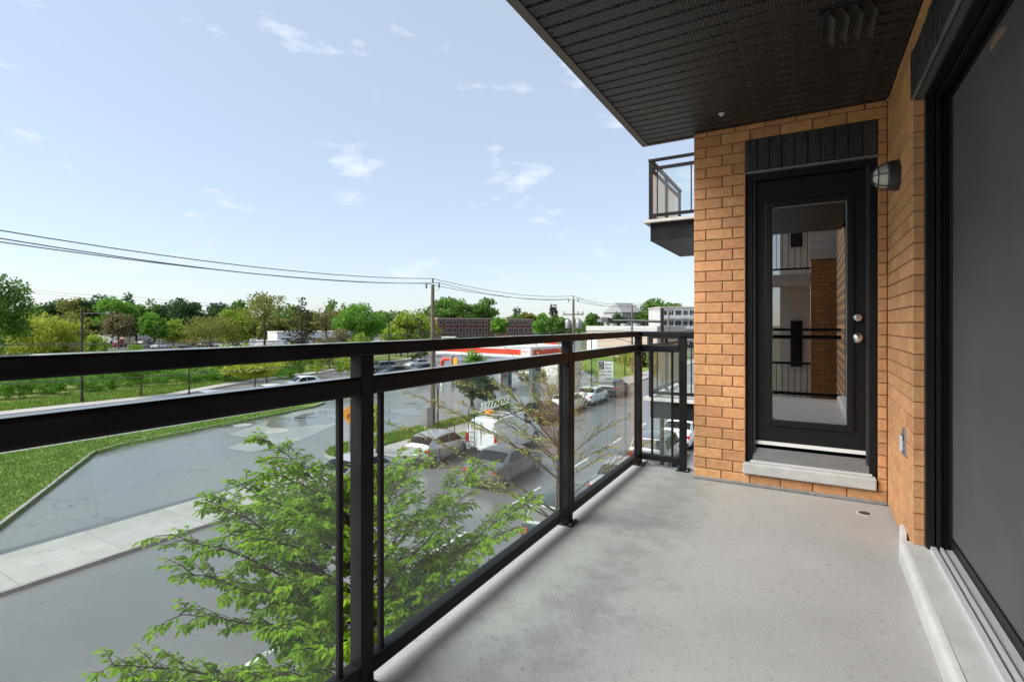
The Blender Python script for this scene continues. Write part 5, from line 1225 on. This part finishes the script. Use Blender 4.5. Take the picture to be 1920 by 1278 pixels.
# ---- signs
amber = M('sign_amber', (0.62, 0.28, 0.03), rough=0.5)
sg = thing('warning_sign', 'amber diamond warning sign on a post, half behind the near railing post', 'sign', (-21.15, 19.2, .10), R(28))
MB().tube([(0, .03, 0), (0, .03, 2.7)], .03, 8).build('post', MT['galv'], sg)
MB().add([(0, -.01, 1.62), (.50, -.01, 2.12), (0, -.01, 2.62), (-.50, -.01, 2.12), (0, .005, 1.62), (.50, .005, 2.12), (0, .005, 2.62), (-.50, .005, 2.12)], [(0, 1, 2, 3), (7, 6, 5, 4), (0, 4, 5, 1), (1, 5, 6, 2), (2, 6, 7, 3), (3, 7, 4, 0)]).build('panel', amber, sg)
MB().tube([(-.06, -.02, 1.92), (-.06, -.02, 2.10), (.10, -.02, 2.16), (.10, -.02, 2.32)], .03, 6).build('arrow', MT['trim'], sg)
cn = on_ground(787, 697)
tb = thing('traffic_cone', 'orange traffic cone standing in front of the utility pole by the black cars', 'cone', (cn.x, cn.y, 0))
ored = M('cone_orange', (0.70, 0.10, 0.03), rough=0.5)
MB().box(-.32, .32, -.32, .32, 0, .06).lathe([(.24, .06), (.05, 1.15)], 14).build('cone_body', ored, tb, smooth=40)
MB().lathe([(.195, .36), (.165, .52)], 14).lathe([(.14, .66), (.105, .82)], 14).build('reflective_band', MT['white_plastic'], tb, smooth=40)
hb = thing('hanging_sign', 'white sign with black lettering on a thin black pole above the black parked vehicle', 'sign', (-19.5, 50.2, .09))
MB().tube([(0, 0, 0), (0, 0, 6.0)], .06, 8).build('pole', MT['lamp_black'], hb)
MB().box(.05, 2.35, -.03, .03, 3.18, 3.24).box(.05, 2.35, -.03, .03, .92, .98).build('bracket', MT['lamp_black'], hb)
MB().box(.72, 2.35, -.05, -.03, .98, 3.18).build('panel', MT['white_plastic'], hb)
MB().box(.78, 1.38, -.062, -.05, 2.34, 3.10).build('emblem_field', MT['trim'], hb)
dm = MB(); a_ = [(1.08, 2.44), (1.27, 2.72), (1.08, 3.0), (.89, 2.72)]
for i in range(4):
    p, q = a_[i], a_[(i + 1) % 4]; dm.tube([(p[0], -.066, p[1]), (q[0], -.066, q[1])], .025, 5)
dm.build('diamond', MT['white_plastic'], hb)
for s_, size, x, z in (('jours', .36, 1.86, 2.88), ('fest', .38, 1.84, 2.50), ('COURS', .25, 1.17, 2.12), ('LIBRE', .25, 1.93, 2.12), ('NOUV', .27, 1.20, 1.76), ('4 $', .27, 1.90, 1.76), ('J95', .50, 1.86, 1.34)):
    o = link('lettering', text_mesh(s_, size, MT['trim'], .004), hb, loc=(x, -.056, z)); o.rotation_euler = (R(90), 0, 0)
b_ = base_at(742, 112)
wp = thing('pole_sign', 'pale pole with a short crossbar and white banner right of the black lamp', 'sign', (b_.x, b_.y, .05))
MB().tube([(0, 0, 0), (0, 0, 9.0)], [.17, .12], 8).build('pole', MT['pole_wood'], wp)
MB().box(-1.0, 1.0, -.08, .08, 8.8, 9.0).build('crossbar', MT['pole_wood'], wp)
MB().box(-.42, .42, -.22, -.14, 6.3, 8.2).build('banner', MT['white_plastic'], wp)

# ---- fuel station
Ct = at_depth(995, 671, 46); rot = R(-10.3)
cst = thing('fuel_canopy', 'white fuel station canopy with a red stripe behind the railing', 'canopy', (Ct.x, Ct.y, 0), rot)
redm = M('canopy_red', (0.62, 0.055, 0.018), (0.52, 0.04, 0.015), scale=.6, rough=.35)
whm = M('canopy_white', (0.70, 0.70, 0.69), (0.60, 0.60, 0.59), scale=.5, rough=.45)
LC, WC, z0c = 12.8, 7.0, 4.0
MB().box(-LC, 0, 0, WC, z0c, 4.92).build('roof', whm, cst)
MB().box(-LC + .2, -1.15, -.012, -.002, 4.24, 4.73).build('red_stripe', redm, cst)
MB().box(.002, .012, .35, WC - .4, 4.24, 4.73).build('red_stripe', redm, cst)
MB().box(-LC - .05, .05, -.06, WC + .05, 4.92, 4.98).build('roof_edge', whm, cst)
MB().box(-1.08, -.03, -.02, -.002, 4.12, 4.86).build('logo_panel', MT['white_plastic'], cst)
o = link('lettering', text_mesh('PRO', .46, redm, .006), cst, loc=(-.55, -.026, 4.48)); o.rotation_euler = (R(90), 0, 0)
for x, y in ((-2.6, 3.5), (-10.0, 3.5)): MB().box(x - .22, x + .22, y - .22, y + .22, 0, z0c).build('column', MT['galv'], cst)
blue = M('pump_blue', (0.10, 0.14, 0.22), rough=.4)
def pump(x, y, label):
    t = thing('fuel_pump', label, 'pump', (x, y, 0), rot, 'fuel pumps')
    MB().box(-.9, .9, -.5, .5, 0, .18).build('plinth', MT['sidewalk'], t)
    MB().box(-.42, .42, -.30, .30, .18, 2.15).build('cabinet', MT['galv'], t, bevel=.03)
    MB().box(-.62, -.43, -.32, .32, .18, 2.35).build('side_panel', redm, t, bevel=.03)
    MB().box(-.28, .28, -.315, -.30, 1.25, 1.75).build('display', blue, t)
    MB().box(.44, .50, -.2, .2, .5, 1.9).build('nozzle_holder', blue, t)
    MB().tube([(.47, -.25, 1.6), (.62, -.32, .9), (.58, -.34, .5), (.47, -.33, 1.2)], .03, 6).build('hose', MT['trim'], t, smooth=60)
pump(-28.2, 47.6, 'grey fuel pump with a red side panel just below the middle rail')
b_ = base_at(838, 58)
ia = thing('island_arch', 'red curved arch of a pump island with a white foot, left below the canopy', 'arch', (b_.x, b_.y, 0), rot)
MB().tube([(-.8, 0, .9), (-.8, 0, 2.6), (-.7, 0, 2.95), (-.35, 0, 3.1), (.8, 0, 3.15)], .20, 8).build('arch', redm, ia, smooth=50)
MB().tube([(-.8, 0, 0), (-.8, 0, .9)], .20, 8).build('foot', MT['white_plastic'], ia)
MB().box(.62, .98, -.18, .18, 0, 3.5).build('column', MT['galv'], ia)
MB().box(1.05, 1.75, -.05, .05, 2.45, 3.3).build('amber_panel', amber, ia)
MB().box(1.05, 1.75, -.05, .05, 1.5, 2.4).build('white_panel', MT['white_plastic'], ia)
b_ = base_at(1010, 72)
st_ = thing('station_shop', 'low white station shop with a red fascia sign behind the canopy', 'building', (b_.x, b_.y, 0), R(-10))
MB().box(-3.5, 3.2, 0, 6, 0, 4.6).build('wall', whm, st_)
MB().box(1.1, 3.3, -.12, 0, 3.5, 4.9).build('sign', redm, st_)
o = link('lettering', text_mesh('Boutique', .5, MT['white_plastic'], .006), st_, loc=(2.2, -.13, 4.2)); o.rotation_euler = (R(90), 0, 0)
for x in (-2.6, -.9): MB().box(x, x + 1.3, -.03, .0, .6, 2.8).build('window', MT['car_glass'], st_)

# ================================================================== BUILDINGS
def oriented(x0, x1, d0, d1):
    a, b = base_at(x0, d0), base_at(x1, d1); v = b - a; return a, math.atan2(v.y, v.x), v.length
redbrick = M('red_brick', (0.17, 0.062, 0.045), (0.125, 0.048, 0.036), scale=1.3, rough=.85, bump=.3, bscale=20)
stone = M('stone_trim', (0.48, 0.45, 0.40), rough=.7)
frame_w = M('window_frame', (0.62, 0.60, 0.56), rough=.5)
def block(name, label, x0, x1, d0, d1, h, wallm, depth=12, floors=3, bays=8, trim=None, win=(1.5, 1.5), balc=False, kind='building', roofm=None):
    a, rz, L = oriented(x0, x1, d0, d1); t = thing(name, label, kind, (a.x, a.y, 0), rz)
    MB().box(0, L, 0, depth, 0, h).build('wall', wallm, t)
    MB().box(-.15, L + .15, -.15, depth + .15, h, h + .35).build('cornice', trim or stone, t)
    if roofm: MB().box(.3, L - .3, .3, depth - .3, h + .35, h + .5).build('roof', roofm, t)
    fh = h / floors; cache = {}
    for f in range(floors):
        for b in range(bays):
            x = L * (b + .5) / bays; z = f * fh + fh * .52; w, hh = win
            if balc and b % 2: w, hh, z = 1.1, 2.1, f * fh + 1.15
            wn_ = MB().box(x - w / 2 - .12, x + w / 2 + .12, -.09, .02, z - hh / 2 - .12, z + hh / 2 + .12).build('window', frame_w, t)
            MB().box(x - w / 2, x - .05, -.12, -.092, z - hh / 2, z + hh / 2).box(x + .05, x + w / 2, -.12, -.092, z - hh / 2, z + hh / 2).build('pane', MT['car_glass'], wn_)
        if balc and f:
            for b in range(0, bays, 2):
                x = L * (b + 1) / bays; bl = MB().box(x - 1.9, x + 1.9, -1.4, -.13, f * fh - .12, f * fh + .05).build('balcony', stone, t)
                MB().box(x - 1.9, x + 1.9, -1.4, -1.34, f * fh + .95, f * fh + 1.02).box(x - 1.9, x + 1.9, -1.39, -1.36, f * fh + .15, f * fh + .85).build('railing', MT['lens'], bl)
    return t
block('apartment_house', 'long red brown brick apartment house behind the nearest utility pole', 820, 928, 205, 222, 9.4, redbrick, floors=3, bays=9)
block('apartment_house', 'smaller red brown brick apartment house right of the long one', 951, 1000, 222, 228, 9.2, redbrick, floors=3, bays=5)
block('annex', 'grey annex at the right end of the smaller brick apartment house', 1000, 1014, 230, 231, 8.4, M('grey_render', (.20, .20, .20), (.26, .26, .255), scale=.8, rough=.7), floors=3, bays=2, win=(.9, 1.5))
beige = M('beige_render', (0.42, 0.335, 0.28), (0.37, 0.295, 0.25), scale=.7, rough=.8)
a, rz, L = oriented(1100, 1232, 116, 100)
ib = thing('flat_roofed_hall', 'beige flat roofed hall with a grey parapet behind the sign', 'building', (a.x, a.y, 0), rz)
MB().box(0, L, 0, 9, 0, 5.7).build('wall', beige, ib)
MB().box(-.1, L + .1, -.12, 9, 5.7, 6.75).build('parapet', M('grey_metal_panel', (.45, .45, .44), (.38, .38, .375), scale=1, rough=.6, stretch=(.3, .3, 6)), ib)
MB().box(.3, 3.4, -.06, 0, .8, 4.2).build('white_panel', MT['white_plastic'], ib)
MB().box(L - 2.4, L - 1.0, -.06, 0, 0, 4.6).build('doorway', MT['trim'], ib)
for i in range(3): MB().box(2.2 + i * 3.4, 3.4 + i * 3.4, 5, 6.2, 6.75, 7.3).build('roof_unit', MT['galv'], ib)
block('apartment_house', 'pale grey apartment house with rows of balconies beside the brick wall', 1238, 1345, 140, 140, 11.6, M('pale_render', (.50, .50, .49), (.42, .42, .41), scale=.7, rough=.7), floors=4, bays=8, balc=True)
a, rz, L = oriented(1166, 1206, 172, 176)
gh = thing('gabled_house', 'grey gabled house rising behind the third utility pole', 'building', (a.x, a.y, 0), rz)
gm = M('grey_siding', (.36, .36, .35), (.30, .30, .295), scale=.6, rough=.7, stretch=(.2, .2, 5))
MB().box(0, L, 0, 10, 0, 11.2).build('wall', gm, gh)
MB().add([(-.4, -.4, 11.2), (L + .4, -.4, 11.2), (L + .4, 10.4, 11.2), (-.4, 10.4, 11.2), (1.2, 5, 14.6), (L - 1.2, 5, 14.6)], [(0, 1, 5, 4), (1, 2, 5), (2, 3, 4, 5), (3, 0, 4), (3, 2, 1, 0)]).build('roof', M('grey_shingle', (.26, .26, .26), (.21, .21, .21), scale=1.5, rough=.85), gh)
for i in range(3):
    w_ = MB().box(1 + i * 2.2, 2.3 + i * 2.2, -.08, .02, 8.0, 9.8).build('window', frame_w, gh); MB().box(1.1 + i * 2.2, 2.2 + i * 2.2, -.11, -.082, 8.1, 9.7).build('pane', MT['car_glass'], w_)
block('warehouse', 'long low pale building behind the trees left of the bare tree', 520, 690, 150, 165, 4.6, whm, floors=1, bays=6, win=(2.4, 1.2), depth=18)
block('shed', 'low grey shed in the middle of the far yard', 258, 284, 172, 174, 3.6, M('shed_grey', (.36, .38, .40), rough=.6), floors=1, bays=3, win=(.8, .8), depth=8)

# covers and grates
for px, py, r_, lb in ((520, 808, .75, 'pale round manhole cover on the concrete pad of the lot'), (455, 797, .6, 'pale round manhole cover at the left end of the concrete pad'), (770, 756, .5, 'dark round manhole cover in the lot right of the near railing post')):
    c = on_ground(px, py); o = MB().lathe([(r_, 0), (r_, .012), (r_ * .96, .016)], 26).build('manhole_cover', MT['sidewalk'] if 'pale' in lb else MT['lot_dark'])
    o.location = (c.x, c.y, .005); tag(o, lb, 'manhole cover', 'manhole covers in the lot')
